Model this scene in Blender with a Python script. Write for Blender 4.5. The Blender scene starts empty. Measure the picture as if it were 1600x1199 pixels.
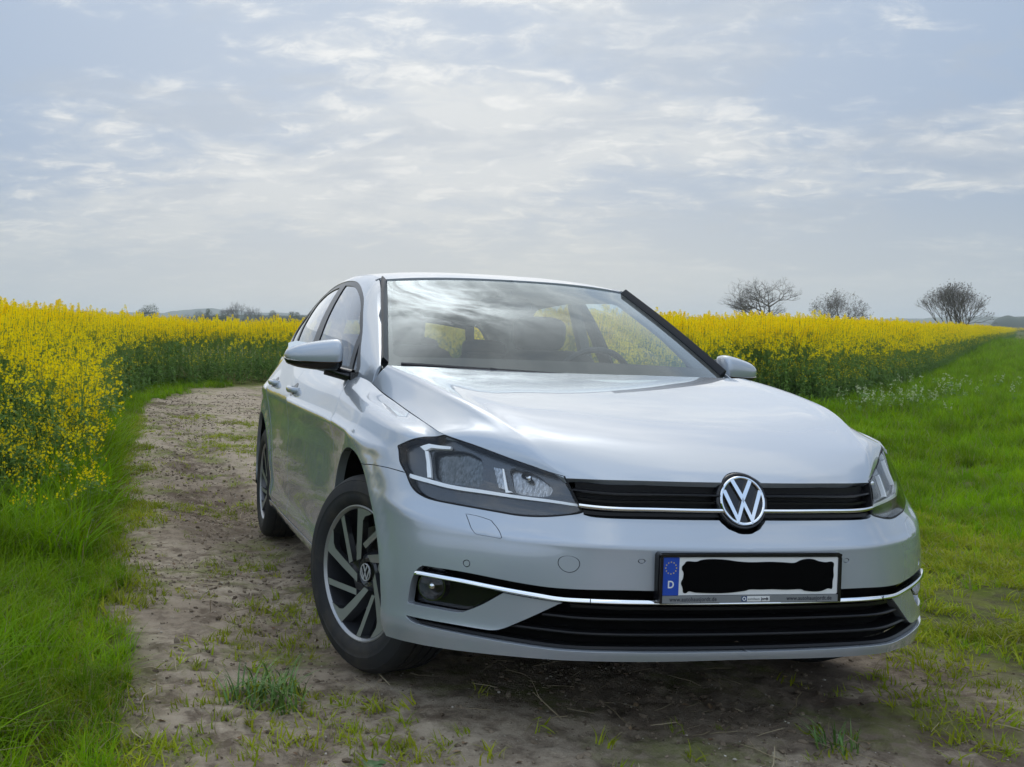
import bpy, math, random
import numpy as np
from mathutils import Matrix, Vector, geometry
random.seed(7)
SC = bpy.context.scene
COL = SC.collection
R = math.radians
# ------------------------------------------------------------------ camera
cd = bpy.data.cameras.new('camera'); co = bpy.data.objects.new('camera', cd); COL.objects.link(co); SC.camera = co
cd.sensor_fit = 'HORIZONTAL'; cd.sensor_width = 36; cd.lens = 36*1584.79/1600
cd.shift_x = 243.133/1600; cd.shift_y = -84.342/1600          # the photograph is an off-centre crop
cd.clip_start = .05; cd.clip_end = 9000
CB = ((0.978938, -0.204117, 0.004), (-0.003255, 0.003986, 0.999987), (0.20413, 0.978938, -0.003237))
CAMPOS = (-1.52696, -2.35597, 1.11488)
co.matrix_world = Matrix(((CB[0][0], CB[1][0], -CB[2][0], CAMPOS[0]), (CB[0][1], CB[1][1], -CB[2][1], CAMPOS[1]), (CB[0][2], CB[1][2], -CB[2][2], CAMPOS[2]), (0, 0, 0, 1)))
# ------------------------------------------------------------------ sky, sun, exposure
SUN_AZ, SUN_EL = 16.0, 50.0                                    # azimuth from +Y towards +X, elevation
sd = Vector((math.sin(R(SUN_AZ))*math.cos(R(SUN_EL)), math.cos(R(SUN_AZ))*math.cos(R(SUN_EL)), math.sin(R(SUN_EL))))
world = bpy.data.worlds.new('World'); SC.world = world; world.use_nodes = True
def build_sky():
    nt = world.node_tree; N = nt.nodes; Lk = nt.links
    for n in list(N): N.remove(n)
    def nd(t, **k):
        n = N.new(t)
        for a, b in k.items(): setattr(n, a, b)
        return n
    def mth(op, a, b=None, c=None, cl=False):
        n = nd('ShaderNodeMath', operation=op); n.use_clamp = cl
        for i, v in enumerate((a, b, c)):
            if v is None: continue
            if isinstance(v, (int, float)): n.inputs[i].default_value = v
            else: Lk.new(v, n.inputs[i])
        return n.outputs[0]
    out = nd('ShaderNodeOutputWorld'); bg = nd('ShaderNodeBackground'); Lk.new(bg.outputs[0], out.inputs[0])
    sky = nd('ShaderNodeTexSky', sky_type='NISHITA'); sky.sun_disc = False; sky.sun_elevation = R(SUN_EL); sky.sun_rotation = R(SUN_AZ)
    sky.air_density = 1.0; sky.dust_density = 2.0; sky.ozone_density = 1.5
    tc = nd('ShaderNodeTexCoord'); sep = nd('ShaderNodeSeparateXYZ'); Lk.new(tc.outputs['Generated'], sep.inputs[0])
    X, Y, Z = sep.outputs
    zz = mth('ADD', mth('MAXIMUM', Z, 0.0), .20)
    px, py = mth('DIVIDE', X, zz), mth('DIVIDE', Y, zz)
    cmb = nd('ShaderNodeCombineXYZ'); Lk.new(px, cmb.inputs[0]); Lk.new(py, cmb.inputs[1])
    rot = nd('ShaderNodeVectorRotate', rotation_type='Z_AXIS'); rot.inputs['Angle'].default_value = R(CLD_ROT); Lk.new(cmb.outputs[0], rot.inputs['Vector'])
    mp = nd('ShaderNodeMapping'); mp.inputs['Scale'].default_value = (.80, 1.0, 1); mp.inputs['Location'].default_value = CLD_LOC; Lk.new(rot.outputs[0], mp.inputs[0])
    def noise(sc, det, rough, dist=0, off=0):
        n = nd('ShaderNodeTexNoise'); n.inputs['Scale'].default_value = sc; n.inputs['Detail'].default_value = det; n.inputs['Roughness'].default_value = rough; n.inputs['Distortion'].default_value = dist
        if off:
            a = nd('ShaderNodeVectorMath', operation='ADD'); a.inputs[1].default_value = (off, off*.7, off*.3); Lk.new(mp.outputs[0], a.inputs[0]); Lk.new(a.outputs[0], n.inputs[0])
        else: Lk.new(mp.outputs[0], n.inputs[0])
        return n.outputs[0]
    big = noise(1.05, 3, .5, .4); mid = noise(2.9, 10, .60, .4, 7.3); fine = noise(10, 9, .62, .5, 3.1)
    def ramp(f, a, b):
        n = nd('ShaderNodeMapRange', interpolation_type='SMOOTHSTEP'); n.inputs[1].default_value = a; n.inputs[2].default_value = b; Lk.new(f, n.inputs[0]); return n.outputs[0]
    dens = mth('ADD', mth('MULTIPLY', big, .50), mth('ADD', mth('MULTIPLY', mid, .34), mth('MULTIPLY', fine, .16)))
    # closeness to the veiled sun
    dv = nd('ShaderNodeVectorMath', operation='DOT_PRODUCT'); Lk.new(tc.outputs['Generated'], dv.inputs[0]); dv.inputs[1].default_value = SUNVIS
    glow = mth('POWER', mth('MAXIMUM', dv.outputs['Value'], 0), 5.0); core = mth('POWER', mth('MAXIMUM', dv.outputs['Value'], 0), 60.0)
    def rgb(c): n = nd('ShaderNodeRGB'); n.outputs[0].default_value = (*c, 1); return n.outputs[0]
    def mix(f, a, b, blend='MIX'):
        n = nd('ShaderNodeMix', data_type='RGBA', blend_type=blend); n.clamp_factor = True
        for s, v in ((n.inputs[0], f), (n.inputs[6], a), (n.inputs[7], b)):
            if isinstance(v, (int, float)): s.default_value = v
            else: Lk.new(v, s)
        return n.outputs[2]
    # gaps in the cloud show the clear sky through a thin veil, thick cloud reads grey, thin sunlit cloud near the sun is bright
    skyc = nd('ShaderNodeVectorMath', operation='SCALE'); Lk.new(sky.outputs[0], skyc.inputs[0]); skyc.inputs['Scale'].default_value = .10
    veil = mix(.92, skyc.outputs[0], rgb((.275, .38, .545)))
    veil = mix(mth('MULTIPLY', glow, .50, cl=True), veil, rgb((.60, .64, .68)))
    lit = mix(mth('MULTIPLY', glow, 1.2, cl=True), rgb((.53, .58, .635)), rgb((.80, .81, .80)))
    m1 = ramp(mth('MULTIPLY_ADD', glow, .05, dens), .45, .58)
    base = mix(m1, veil, lit)
    base = mix(mth('MULTIPLY', ramp(fine, .49, .66), mth('MULTIPLY', m1, .8)), base, mix(mth('MULTIPLY', glow, 1.2, cl=True), rgb((.72, .735, .745)), rgb((1.0, 1.0, .98))))
    dark = mth('MULTIPLY', ramp(noise(2.4, 8, .60, .5, 13.7), .50, .64), .60)
    base = mix(dark, base, mix(glow, rgb((.34, .42, .54)), rgb((.44, .49, .55))))
    hot = nd('ShaderNodeMix', data_type='RGBA', blend_type='ADD'); hot.clamp_factor = False
    Lk.new(mth('MULTIPLY', core, mth('ADD', .05, mth('MULTIPLY', ramp(mid, .44, .58), 4.0))), hot.inputs[0]); Lk.new(base, hot.inputs[6]); hot.inputs[7].default_value = (1, .99, .96, 1); base = hot.outputs[2]
    dh = nd('ShaderNodeVectorMath', operation='DOT_PRODUCT'); Lk.new(tc.outputs['Generated'], dh.inputs[0]); dh.inputs[1].default_value = (math.sin(R(SUN_AZ)), math.cos(R(SUN_AZ)), 0)
    warm = mth('POWER', mth('MAXIMUM', dh.outputs['Value'], 0), 10.0)
    base = mix(mth('MULTIPLY', warm, .40), base, rgb((.86, .855, .825)))
    # horizon haze
    hz = nd('ShaderNodeMapRange', interpolation_type='SMOOTHERSTEP'); hz.inputs[1].default_value = .17; hz.inputs[2].default_value = .0; Lk.new(Z, hz.inputs[0])
    hcol = mix(warm, rgb((.46, .53, .585)), rgb((.70, .71, .685)))
    hcol2 = mix(mth('MULTIPLY', hz.outputs[0], .90), base, hcol)
    # an overcast sky is up to three times brighter overhead than at the horizon
    grad = mth('MULTIPLY_ADD', mth('MAXIMUM', Z, 0.0), .62, .88)
    # cloud opposite the sun is lit from the front
    anti = nd('ShaderNodeMapRange', interpolation_type='SMOOTHSTEP'); anti.inputs[1].default_value = .55; anti.inputs[2].default_value = -.6; anti.inputs[3].default_value = 1; anti.inputs[4].default_value = 1.65; Lk.new(dh.outputs['Value'], anti.inputs[0]); grad = mth('MULTIPLY', grad, anti.outputs[0])
    gs = nd('ShaderNodeVectorMath', operation='SCALE'); Lk.new(hcol2, gs.inputs[0]); Lk.new(grad, gs.inputs['Scale']); hcol2 = gs.outputs[0]
    low = nd('ShaderNodeMapRange'); low.inputs[1].default_value = .0; low.inputs[2].default_value = -.05; Lk.new(Z, low.inputs[0])
    fin = mix(low.outputs[0], hcol2, rgb((.10, .12, .08)))
    Lk.new(fin, bg.inputs[0]); bg.inputs[1].default_value = SKY_GAIN
CLD_ROT, CLD_LOC, SUNVIS, SKY_GAIN = 15, (3.2, 1.4, 0), tuple(sd), 1.0
build_sky()
sl = bpy.data.lights.new('sun', 'SUN'); so = bpy.data.objects.new('sun', sl); COL.objects.link(so)
sl.energy = .5; sl.angle = R(95); sl.color = (1, .99, .97); so.rotation_euler = sd.to_track_quat('Z', 'Y').to_euler()
vs = SC.view_settings; vs.view_transform = 'Standard'; vs.look = 'None'; vs.exposure = .12; vs.gamma = 1; vs.use_curve_mapping = False
SC.cycles.use_denoising = True
SC.cycles.max_bounces = 10; SC.cycles.transparent_max_bounces = 16; SC.cycles.caustics_reflective = False; SC.cycles.caustics_refractive = False
SC.cycles.sample_clamp_indirect = 6; SC.cycles.volume_bounces = 2

# ------------------------------------------------------------------ helpers
def mat(name, col, rough=.5, metal=0, coat=0, spec=None, noise=None, bump=None, emit=None, coatr=.03, trans=None, sss=0):
    """noise = (scale, colour2, low, high[, stretch]); bump = (scale, strength, distance)"""
    m = bpy.data.materials.new(name); m.use_nodes = True; nt = m.node_tree; b = nt.nodes['Principled BSDF']
    b.inputs['Base Color'].default_value = (*col, 1); b.inputs['Roughness'].default_value = rough; b.inputs['Metallic'].default_value = metal
    b.inputs['Coat Weight'].default_value = coat; b.inputs['Coat Roughness'].default_value = coatr
    if spec is not None: b.inputs['Specular IOR Level'].default_value = spec
    tc = nt.nodes.new('ShaderNodeTexCoord')
    if noise:
        n = nt.nodes.new('ShaderNodeTexNoise'); n.inputs['Scale'].default_value = noise[0]; n.inputs['Detail'].default_value = 6
        if len(noise) > 4:
            mp = nt.nodes.new('ShaderNodeMapping'); mp.inputs['Scale'].default_value = noise[4]; nt.links.new(tc.outputs['Object'], mp.inputs[0]); nt.links.new(mp.outputs[0], n.inputs[0])
        else: nt.links.new(tc.outputs['Object'], n.inputs[0])
        r = nt.nodes.new('ShaderNodeMapRange'); r.inputs[1].default_value = noise[2]; r.inputs[2].default_value = noise[3]; nt.links.new(n.outputs[0], r.inputs[0])
        mx = nt.nodes.new('ShaderNodeMix'); mx.data_type = 'RGBA'; mx.inputs[6].default_value = (*col, 1); mx.inputs[7].default_value = (*noise[1], 1)
        nt.links.new(r.outputs[0], mx.inputs[0]); nt.links.new(mx.outputs[2], b.inputs['Base Color'])
    if bump:
        n = nt.nodes.new('ShaderNodeTexNoise'); n.inputs['Scale'].default_value = bump[0]; n.inputs['Detail'].default_value = 4; nt.links.new(tc.outputs['Object'], n.inputs[0])
        bp = nt.nodes.new('ShaderNodeBump'); bp.inputs['Strength'].default_value = bump[1]; bp.inputs['Distance'].default_value = bump[2]
        nt.links.new(n.outputs[0], bp.inputs['Height']); nt.links.new(bp.outputs[0], b.inputs['Normal'])
    if trans: b.inputs['Transmission Weight'].default_value = trans
    return m
def glass_mat(name, tint, rough=0.0, ior=1.5, gain=1.0, refl=(.95, .97, 1)):
    """thin architectural glass: tinted transparency plus fresnel reflection"""
    m = bpy.data.materials.new(name); m.use_nodes = True; nt = m.node_tree
    for n in list(nt.nodes): nt.nodes.remove(n)
    o = nt.nodes.new('ShaderNodeOutputMaterial'); t = nt.nodes.new('ShaderNodeBsdfTransparent'); t.inputs[0].default_value = (*tint, 1)
    g = nt.nodes.new('ShaderNodeBsdfGlossy'); g.inputs['Roughness'].default_value = rough; g.inputs[0].default_value = (*refl, 1)
    # Schlick fresnel, the same from both sides of the pane
    ge = nt.nodes.new('ShaderNodeNewGeometry'); dt = nt.nodes.new('ShaderNodeVectorMath'); dt.operation = 'DOT_PRODUCT'; nt.links.new(ge.outputs['Incoming'], dt.inputs[0]); nt.links.new(ge.outputs['Normal'], dt.inputs[1])
    def mt(op, a_, b_=None):
        n = nt.nodes.new('ShaderNodeMath'); n.operation = op
        for i_, v_ in enumerate((a_, b_)):
            if v_ is None: continue
            if isinstance(v_, (int, float)): n.inputs[i_].default_value = v_
            else: nt.links.new(v_, n.inputs[i_])
        return n
    f0 = ((ior-1)/(ior+1))**2; om = mt('SUBTRACT', 1.0, mt('ABSOLUTE', dt.outputs['Value']).outputs[0]); pw = mt('POWER', om.outputs[0], 5.0); fr = mt('ADD', mt('MULTIPLY', pw.outputs[0], 1-f0).outputs[0], f0)
    mm = mt('MULTIPLY', fr.outputs[0], gain); mm.use_clamp = True
    x = nt.nodes.new('ShaderNodeMixShader'); nt.links.new(mm.outputs[0], x.inputs[0]); nt.links.new(t.outputs[0], x.inputs[1]); nt.links.new(g.outputs[0], x.inputs[2]); nt.links.new(x.outputs[0], o.inputs[0])
    return m
def tag(o, label=None, cat=None, group=None, kind=None):
    for k, v in (('label', label), ('category', cat), ('group', group), ('kind', kind)):
        if v: o[k] = v
    return o
def empty(name, loc=(0, 0, 0), rot=None, label=None, cat=None, group=None):
    o = bpy.data.objects.new(name, None); COL.objects.link(o); o.location = loc; o.empty_display_size = .1
    if rot is not None: o.rotation_euler = rot
    return tag(o, label, cat, group)
def link(name, me, parent=None, m=None, label=None):
    o = bpy.data.objects.new(name, me); COL.objects.link(o)
    if parent: o.parent = parent
    if m is not None and not me.materials: me.materials.append(m)
    if label: o['label'] = label
    return o
def mesh(name, V, F, m=None, parent=None, smooth=False, N=None, label=None, mi=None, mats=None):
    me = bpy.data.meshes.new(name); me.from_pydata([tuple(map(float, v)) for v in V], [], [tuple(map(int, f)) for f in F])
    if smooth or N is not None: me.polygons.foreach_set('use_smooth', [True]*len(me.polygons))
    if mats:
        for q in mats: me.materials.append(q)
        me.polygons.foreach_set('material_index', mi)
    if N is not None: me.normals_split_custom_set_from_vertices([tuple(map(float, n)) for n in N])
    me.update(); return link(name, me, parent, m, label)
def auto_smooth(o, ang=35):
    me = o.data; me.polygons.foreach_set('use_smooth', [True]*len(me.polygons)); me.set_sharp_from_angle(angle=R(ang)); return o
class MB:
    """collects shapes into one mesh"""
    def __init__(s): s.v = []; s.f = []
    def add(s, V, F): k = len(s.v); s.v += [tuple(v) for v in V]; s.f += [tuple(i+k for i in f) for f in F]; return s
    def box(s, a, b, M=None):
        (x0, y0, z0), (x1, y1, z1) = a, b
        V = [(x0,y0,z0),(x1,y0,z0),(x1,y1,z0),(x0,y1,z0),(x0,y0,z1),(x1,y0,z1),(x1,y1,z1),(x0,y1,z1)]
        if M is not None: V = [tuple(M@Vector(v)) for v in V]
        return s.add(V, [(0,3,2,1),(4,5,6,7),(0,1,5,4),(1,2,6,5),(2,3,7,6),(3,0,4,7)])
    def tube(s, pts, rad, n=6, caps=True):
        pts = [Vector(p) for p in pts]; rad = rad if hasattr(rad, '__len__') else [rad]*len(pts); V = []; F = []
        up = None
        for i, p in enumerate(pts):
            d = (pts[min(i+1, len(pts)-1)]-pts[max(i-1, 0)]).normalized()
            if up is None: up = d.orthogonal().normalized()
            up = (up-d*up.dot(d)).normalized(); sdv = d.cross(up)
            for k in range(n): a = 2*math.pi*k/n; V.append(p+(up*math.cos(a)+sdv*math.sin(a))*rad[i])
        for i in range(len(pts)-1):
            for k in range(n): a, b = i*n+k, i*n+(k+1) % n; F.append((a, b, b+n, a+n))
        if caps: F.append(tuple(range(n-1, -1, -1))); F.append(tuple(range(len(V)-n, len(V))))
        return s.add(V, F)
    def lathe(s, prof, n=48, M=None, close=False):
        """prof [(r, a)] revolved about local X (a along X)"""
        V = []; F = []
        for r, a in prof:
            for k in range(n): t = 2*math.pi*k/n; V.append((a, r*math.cos(t), r*math.sin(t)))
        m_ = len(prof)
        for i in range(m_-1):
            for k in range(n): a, b = i*n+k, i*n+(k+1) % n; F.append((a, a+n, b+n, b))
        if M is not None: V = [tuple(M@Vector(v)) for v in V]
        return s.add(V, F)
    def prism(s, poly, d0, d1, M=None):
        """polygon in local (x, z), extruded in y from d0 to d1"""
        n = len(poly); V = [(x, d0, z) for x, z in poly]+[(x, d1, z) for x, z in poly]
        if M is not None: V = [tuple(M@Vector(v)) for v in V]
        F = [(i, (i+1) % n, n+(i+1) % n, n+i) for i in range(n)]
        tr = geometry.tessellate_polygon([[Vector((x, z, 0)) for x, z in poly]])
        F += [tuple(t) for t in tr]+[tuple(n+i for i in reversed(t)) for t in tr]
        return s.add(V, F)
    def obj(s, name, m, parent=None, label=None, ang=35):
        o = mesh(name, s.v, s.f, m, parent, label=label)
        import bmesh
        bm = bmesh.new(); bm.from_mesh(o.data); bmesh.ops.recalc_face_normals(bm, faces=bm.faces[:]); bm.to_mesh(o.data); bm.free()
        return auto_smooth(o, ang) if ang else o
# ---------- spline surfaces (car frame: x to the car's left, y backwards from the front bumper, z up) ----------
def nat_spline(t, Y):
    """natural cubic spline second derivatives"""
    n = len(t); h = np.diff(t); A = np.zeros((n, n)); r = np.zeros((n,) + Y.shape[1:])
    A[0, 0] = A[-1, -1] = 1
    for i in range(1, n-1):
        A[i, i-1] = h[i-1]; A[i, i] = 2*(h[i-1]+h[i]); A[i, i+1] = h[i]
        r[i] = 6*((Y[i+1]-Y[i])/h[i] - (Y[i]-Y[i-1])/h[i-1])
    return np.linalg.solve(A, r.reshape(n, -1)).reshape(r.shape)
def ev_spline(t, Y, M, q):
    i = np.clip(np.searchsorted(t, q)-1, 0, len(t)-2); h = (t[i+1]-t[i]); a = (t[i+1]-q)/h; b = (q-t[i])/h
    sh = (-1,)+(1,)*(Y.ndim-1); a, b, h = a.reshape(sh), b.reshape(sh), h.reshape(sh)
    return a*Y[i]+b*Y[i+1]+((a**3-a)*M[i]+(b**3-b)*M[i+1])*h*h/6
def hermite_w(t, q):
    """non uniform Catmull-Rom weights: 4 indices and weights for each q"""
    n = len(t); i = np.clip(np.searchsorted(t, q)-1, 0, n-2)
    h = t[i+1]-t[i]; s = (q-t[i])/h
    h00 = 2*s**3-3*s**2+1; h10 = s**3-2*s**2+s; h01 = -2*s**3+3*s**2; h11 = s**3-s**2
    W = np.zeros((len(q), n)); k = np.arange(len(q))
    W[k, i] += h00; W[k, i+1] += h01
    def tang(j, c):
        # derivative at knot j
        a = j-1 >= 0; b = j+1 <= n-1
        jm = np.maximum(j-1, 0); jp = np.minimum(j+1, n-1)
        hl = np.where(a, t[j]-t[jm], 1); hr = np.where(b, t[jp]-t[j], 1)
        wl = np.where(a & b, hr/(hl+hr), np.where(a, 1., 0.)); wr = np.where(a & b, hl/(hl+hr), np.where(b, 1., 0.))
        np.add.at(W, (k, j), c*(wl/hl-wr/hr)); np.add.at(W, (k, jm), -c*wl/hl*a); np.add.at(W, (k, jp), c*wr/hr*b)
    tang(i, h10*h); tang(i+1, h11*h)
    return W
class Surf:
    def __init__(s, rows, vmode='h'):
        s.P = np.array(rows, float)              # [v][u][3]
        s.flip = 1; s.flare = 0
        du = np.linalg.norm(np.diff(s.P, axis=1), axis=2).mean(0); dv = np.linalg.norm(np.diff(s.P, axis=0), axis=2).mean(1)
        s.u = np.r_[0, np.cumsum(du)]; s.v = np.r_[0, np.cumsum(dv)]
        s.Y = s.P.transpose(1, 0, 2); s.M = nat_spline(s.u, s.Y); s.vmode = vmode
        if vmode == 's': s.grid = None
    def ev(s, uv):
        uv = np.atleast_2d(uv); q = np.clip(uv[:, 0], 0, s.u[-1]); w = np.clip(uv[:, 1], 0, s.v[-1])
        R = ev_spline(s.u, s.Y, s.M, q)          # [n][v][3]
        W = hermite_w(s.v, w)
        return np.einsum('nv,nvc->nc', W, R)
    def evp(s, uv):
        P = s.ev(uv)
        if not s.flare: return P
        for cy in (.87, 3.49):
            r = np.hypot(P[:, 1]-cy, P[:, 2]-.33); w = np.clip((.455-r)/.05, 0, 1); w = w*w*(3-2*w)
            P[:, 0] += s.flare*w*np.clip((P[:, 2]-.2)/.15, 0, 1)*np.clip((P[:, 0]-.78)/.07, 0, 1)
        return P
    def nrm(s, uv, e=.003):
        uv = np.atleast_2d(uv); U, V = s.u[-1], s.v[-1]
        a = uv.copy(); b = uv.copy(); a[:, 0] = np.clip(uv[:, 0]-e, 0, U); b[:, 0] = np.clip(uv[:, 0]+e, 0, U); tu = s.evp(b)-s.evp(a)
        a = uv.copy(); b = uv.copy(); a[:, 1] = np.clip(uv[:, 1]-e, 0, V); b[:, 1] = np.clip(uv[:, 1]+e, 0, V); tv = s.evp(b)-s.evp(a)
        n = np.cross(tu, tv); return s.flip*n/(np.linalg.norm(n, axis=1, keepdims=True)+1e-12)
    def dense(s, n=140, m=60):
        g = np.stack(np.meshgrid(np.linspace(0, s.u[-1], n), np.linspace(0, s.v[-1], m)), -1).reshape(-1, 2); return g, s.ev(g)
    def locate(s, pts, axes=(0, 1, 2)):
        """uv of the surface points nearest to 3D points (optionally only comparing some axes)"""
        if not hasattr(s, '_d'): s._d = s.dense()
        g, P = s._d; pts = np.atleast_2d(pts).astype(float); ax = list(axes)
        out = []
        for p in pts:
            k = np.argmin(((P[:, ax]-p[ax])**2).sum(1)); q = g[k].copy()
            for it in range(12):
                e = 1e-4; f = s.ev(q)[0][ax]-p[ax]
                qa = q+[e, 0]; qb = q+[0, e]; sa = sb = 1
                if qa[0] > s.u[-1]: qa = q-[e, 0]; sa = -1
                if qb[1] > s.v[-1]: qb = q-[0, e]; sb = -1
                J = np.stack([sa*(s.ev(qa)[0][ax]-p[ax]-f)/e, sb*(s.ev(qb)[0][ax]-p[ax]-f)/e], 1)
                d = np.linalg.lstsq(J, -f, rcond=1e-6)[0]; d = np.clip(d, -.05, .05); q = q+d
                q = np.clip(q, 0, [s.u[-1], s.v[-1]])
                if np.abs(d).max() < 1e-6: break
            out.append(q)
        return np.array(out)

# ---------- wrap surface: front bumper, lamps, fender, doors, rear quarter, rear ----------
base = [(0,.005),(.14,.007),(.28,.016),(.40,.036),(.50,.082),(.60,.147),(.70,.224),(.78,.305),(.84,.395),(.874,.51),(.889,.68),(.893,.87),(.890,1.08),(.885,1.30),(.888,1.7),(.892,2.2),(.892,2.7),(.890,3.1),(.887,3.49),(.868,3.80),(.82,4.03),(.70,4.17),(.40,4.25),(0,4.27)]
base = np.array(base)
tg = np.gradient(base, axis=0); tg /= np.linalg.norm(tg, axis=1, keepdims=True)
inw = np.stack([-tg[:, 1], tg[:, 0]], 1); inw[0] = (0, 1); inw[-1] = (0, -1)
K = len(base)
def row(z, d):
    """z, d: {station: value} interpolated over stations"""
    k = np.arange(K); zz = np.interp(k, list(z), list(z.values())); dd = np.interp(k, list(d), list(d.values()))
    q = base+inw*dd[:, None]; return np.c_[q, zz]
rows = [
 row({0:.25,3:.245,6:.225,9:.205,11:.19,13:.17,18:.19,20:.22,23:.24}, {0:.010,6:.012,8:.02,9:.012,11:.03,13:.07,17:.07,18:.03,20:.05,23:.05}),
 row({0:.272,3:.274,6:.274,9:.262,11:.24,13:.225,18:.24,20:.27,23:.28}, {0:0,6:0,9:.002,11:.01,13:.022,17:.022,18:.01,23:.01}),
 row({0:.31,6:.31,9:.31,11:.30,13:.27,18:.29,23:.32}, {0:.002,6:.003,9:.002,11:.01,13:.018,17:.018,18:.01,23:.0}),
 row({0:.405,6:.405,9:.39,13:.34,18:.38,23:.41}, {0:0,6:0,9:0,11:.006,13:.026,17:.026,18:.006,23:0}),
 row({0:.50,6:.50,9:.48,13:.46,18:.48,23:.50}, {0:0,6:.002,9:0,11:.003,13:.016,17:.016,18:.004,23:0}),
 row({0:.536,5:.54,7:.545,9:.56,13:.58,18:.58,23:.55}, {0:.001,3:.001,5:.006,7:.006,9:.0,11:.002,13:.014,17:.014,18:.004,23:.0}),
 row({0:.546,5:.552,7:.565,9:.60,13:.64,18:.64,23:.57}, {0:.006,3:.006,5:.014,7:.012,9:.0,11:.002,13:.013,17:.013,18:.004,23:.01}),
 row({0:.607,3:.607,7:.612,8:.63,9:.67,11:.715,13:.72,18:.76,23:.62}, {0:.034,3:.036,5:.046,7:.045,8:.035,9:.012,10:.004,11:.002,13:.009,17:.009,18:.004,20:.01,23:.03}),
 row({0:.64,3:.64,7:.665,8:.69,9:.715,11:.757,13:.785,18:.865,23:.70}, {0:.040,3:.046,5:.062,7:.070,8:.052,9:.028,10:.008,11:-.002,13:-.005,18:-.003,20:.02,23:.04}),
 row({0:.655,3:.655,7:.69,8:.72,9:.745,11:.773,13:.797,18:.877,23:.74}, {0:.040,3:.052,5:.072,7:.088,8:.066,9:.044,10:.024,11:.010,13:.003,16:.004,18:.008,20:.04,23:.04}),
 row({0:.68,3:.68,7:.745,8:.775,9:.795,11:.845,13:.885,18:.95,23:.85}, {0:.041,3:.060,5:.092,6:.106,7:.102,8:.085,9:.068,10:.056,11:.050,13:.046,16:.05,18:.062,20:.07,23:.06}),
]
top = [(0,.047,.705),(.14,.05,.705),(.28,.072,.704),(.418,.112,.7005),(.509,.187,.720),(.574,.251,.742),(.646,.327,.769),(.716,.408,.793),(.734,.50,.812),(.742,.62,.832),(.745,.76,.852),(.746,.90,.872),(.748,1.08,.898),(.752,1.28,.935),(.785,1.70,.955),(.80,2.2,.972),(.80,2.7,.992),(.79,3.1,1.01),(.765,3.49,1.03),(.735,3.80,1.045),(.70,4.00,1.045),(.60,4.10,1.03),(.35,4.16,1.02),(0,4.18,1.02)]
rows.append(np.array(top))
for j, fr in ((8, .30), (9, .45), (10, .72)):
    for k in range(9):
        a, b = rows[7][k], rows[11][k]; q = a+(b-a)*fr; q[:2] -= inw[k]*.006*np.sin(np.pi*fr); w = 1 if k < 7 else (.7, .35)[k-7]; rows[j][k] = rows[j][k]*(1-w)+q*w
rows = [np.asarray(r_, float) for r_ in rows]; lr = lambda a, b, t: rows[a]*(1-t)+rows[b]*t
rows = rows[:5]+[lr(4, 5, .75)]+rows[5:7]+[lr(6, 7, .25)]+rows[7:8]+[lr(7, 8, .75)]+rows[8:10]+[lr(9, 10, .2)]+rows[10:]
WRAP = Surf(rows); WRAP.flare = .009
# ---------- hood ----------
def L(a, b, n): return [tuple(np.array(a)+(np.array(b)-a)*t) for t in np.linspace(0, 1, n)]
# rows run from the leading edge to the cowl; columns from the centre to the shut line
hood_rows = []
edge = [(.459,.137,.701),(.509,.187,.720),(.574,.251,.742),(.646,.327,.769),(.716,.408,.793),(.734,.50,.812),(.742,.62,.832),(.745,.76,.852),(.746,.90,.872),(.748,1.08,.898),(.748,1.235,.925)]
crease = [(.459,.137,.701),(.480,.162,.722),(.507,.198,.750),(.530,.243,.782),(.548,.290,.805),(.572,.355,.833),(.604,.44,.864),(.640,.56,.896),(.668,.72,.927),(.690,.92,.960),(.712,1.16,.992)]
cen = [(0,.047,.705),(0,.075,.731),(0,.12,.760),(0,.18,.790),(0,.25,.818),(0,.34,.846),(0,.45,.874),(0,.58,.902),(0,.74,.932),(0,.93,.963),(0,1.13,.990)]
for c, k, e in zip(cen, crease, edge):
    c, k, e = map(np.array, (c, k, e)); bulge = .028+.0*c[1]
    r = []
    for t in (0, .25, .5, .72, .88, .96, 1):
        p = c+(k-c)*t; 
        # plan curvature and crown
        f = 1-t**2.2; lin = 1-t
        p = p.copy(); p[1] = c[1]+(k[1]-c[1])*t**2.4; p[2] = c[2]+(k[2]-c[2])*t**2.6
        r.append(p)
    for t in (.06, .3, .65, 1):
        p = k+(e-k)*t; p = p.copy(); p[2] += .006*np.sin(np.pi*t)*min(1, np.linalg.norm(e-k)/.1); r.append(p)
    hood_rows.append(r)
hood_rows = np.array(hood_rows).copy()
hood_rows[0] = np.stack([np.array([0,.25*.44,.22,.72*.44,.88*.44,.96*.44,.44,.443,.448,.453,.459]), np.zeros(hood_rows.shape[1]), np.zeros(hood_rows.shape[1])],1)
xx = hood_rows[0][:,0]; hood_rows[0][:,1] = np.interp(xx,[0,.14,.28,.38,.459],[.047,.05,.072,.10,.137]); hood_rows[0][:,2] = np.interp(xx,[0,.28,.459],[.705,.704,.701])
HOOD = Surf(hood_rows); 
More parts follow.
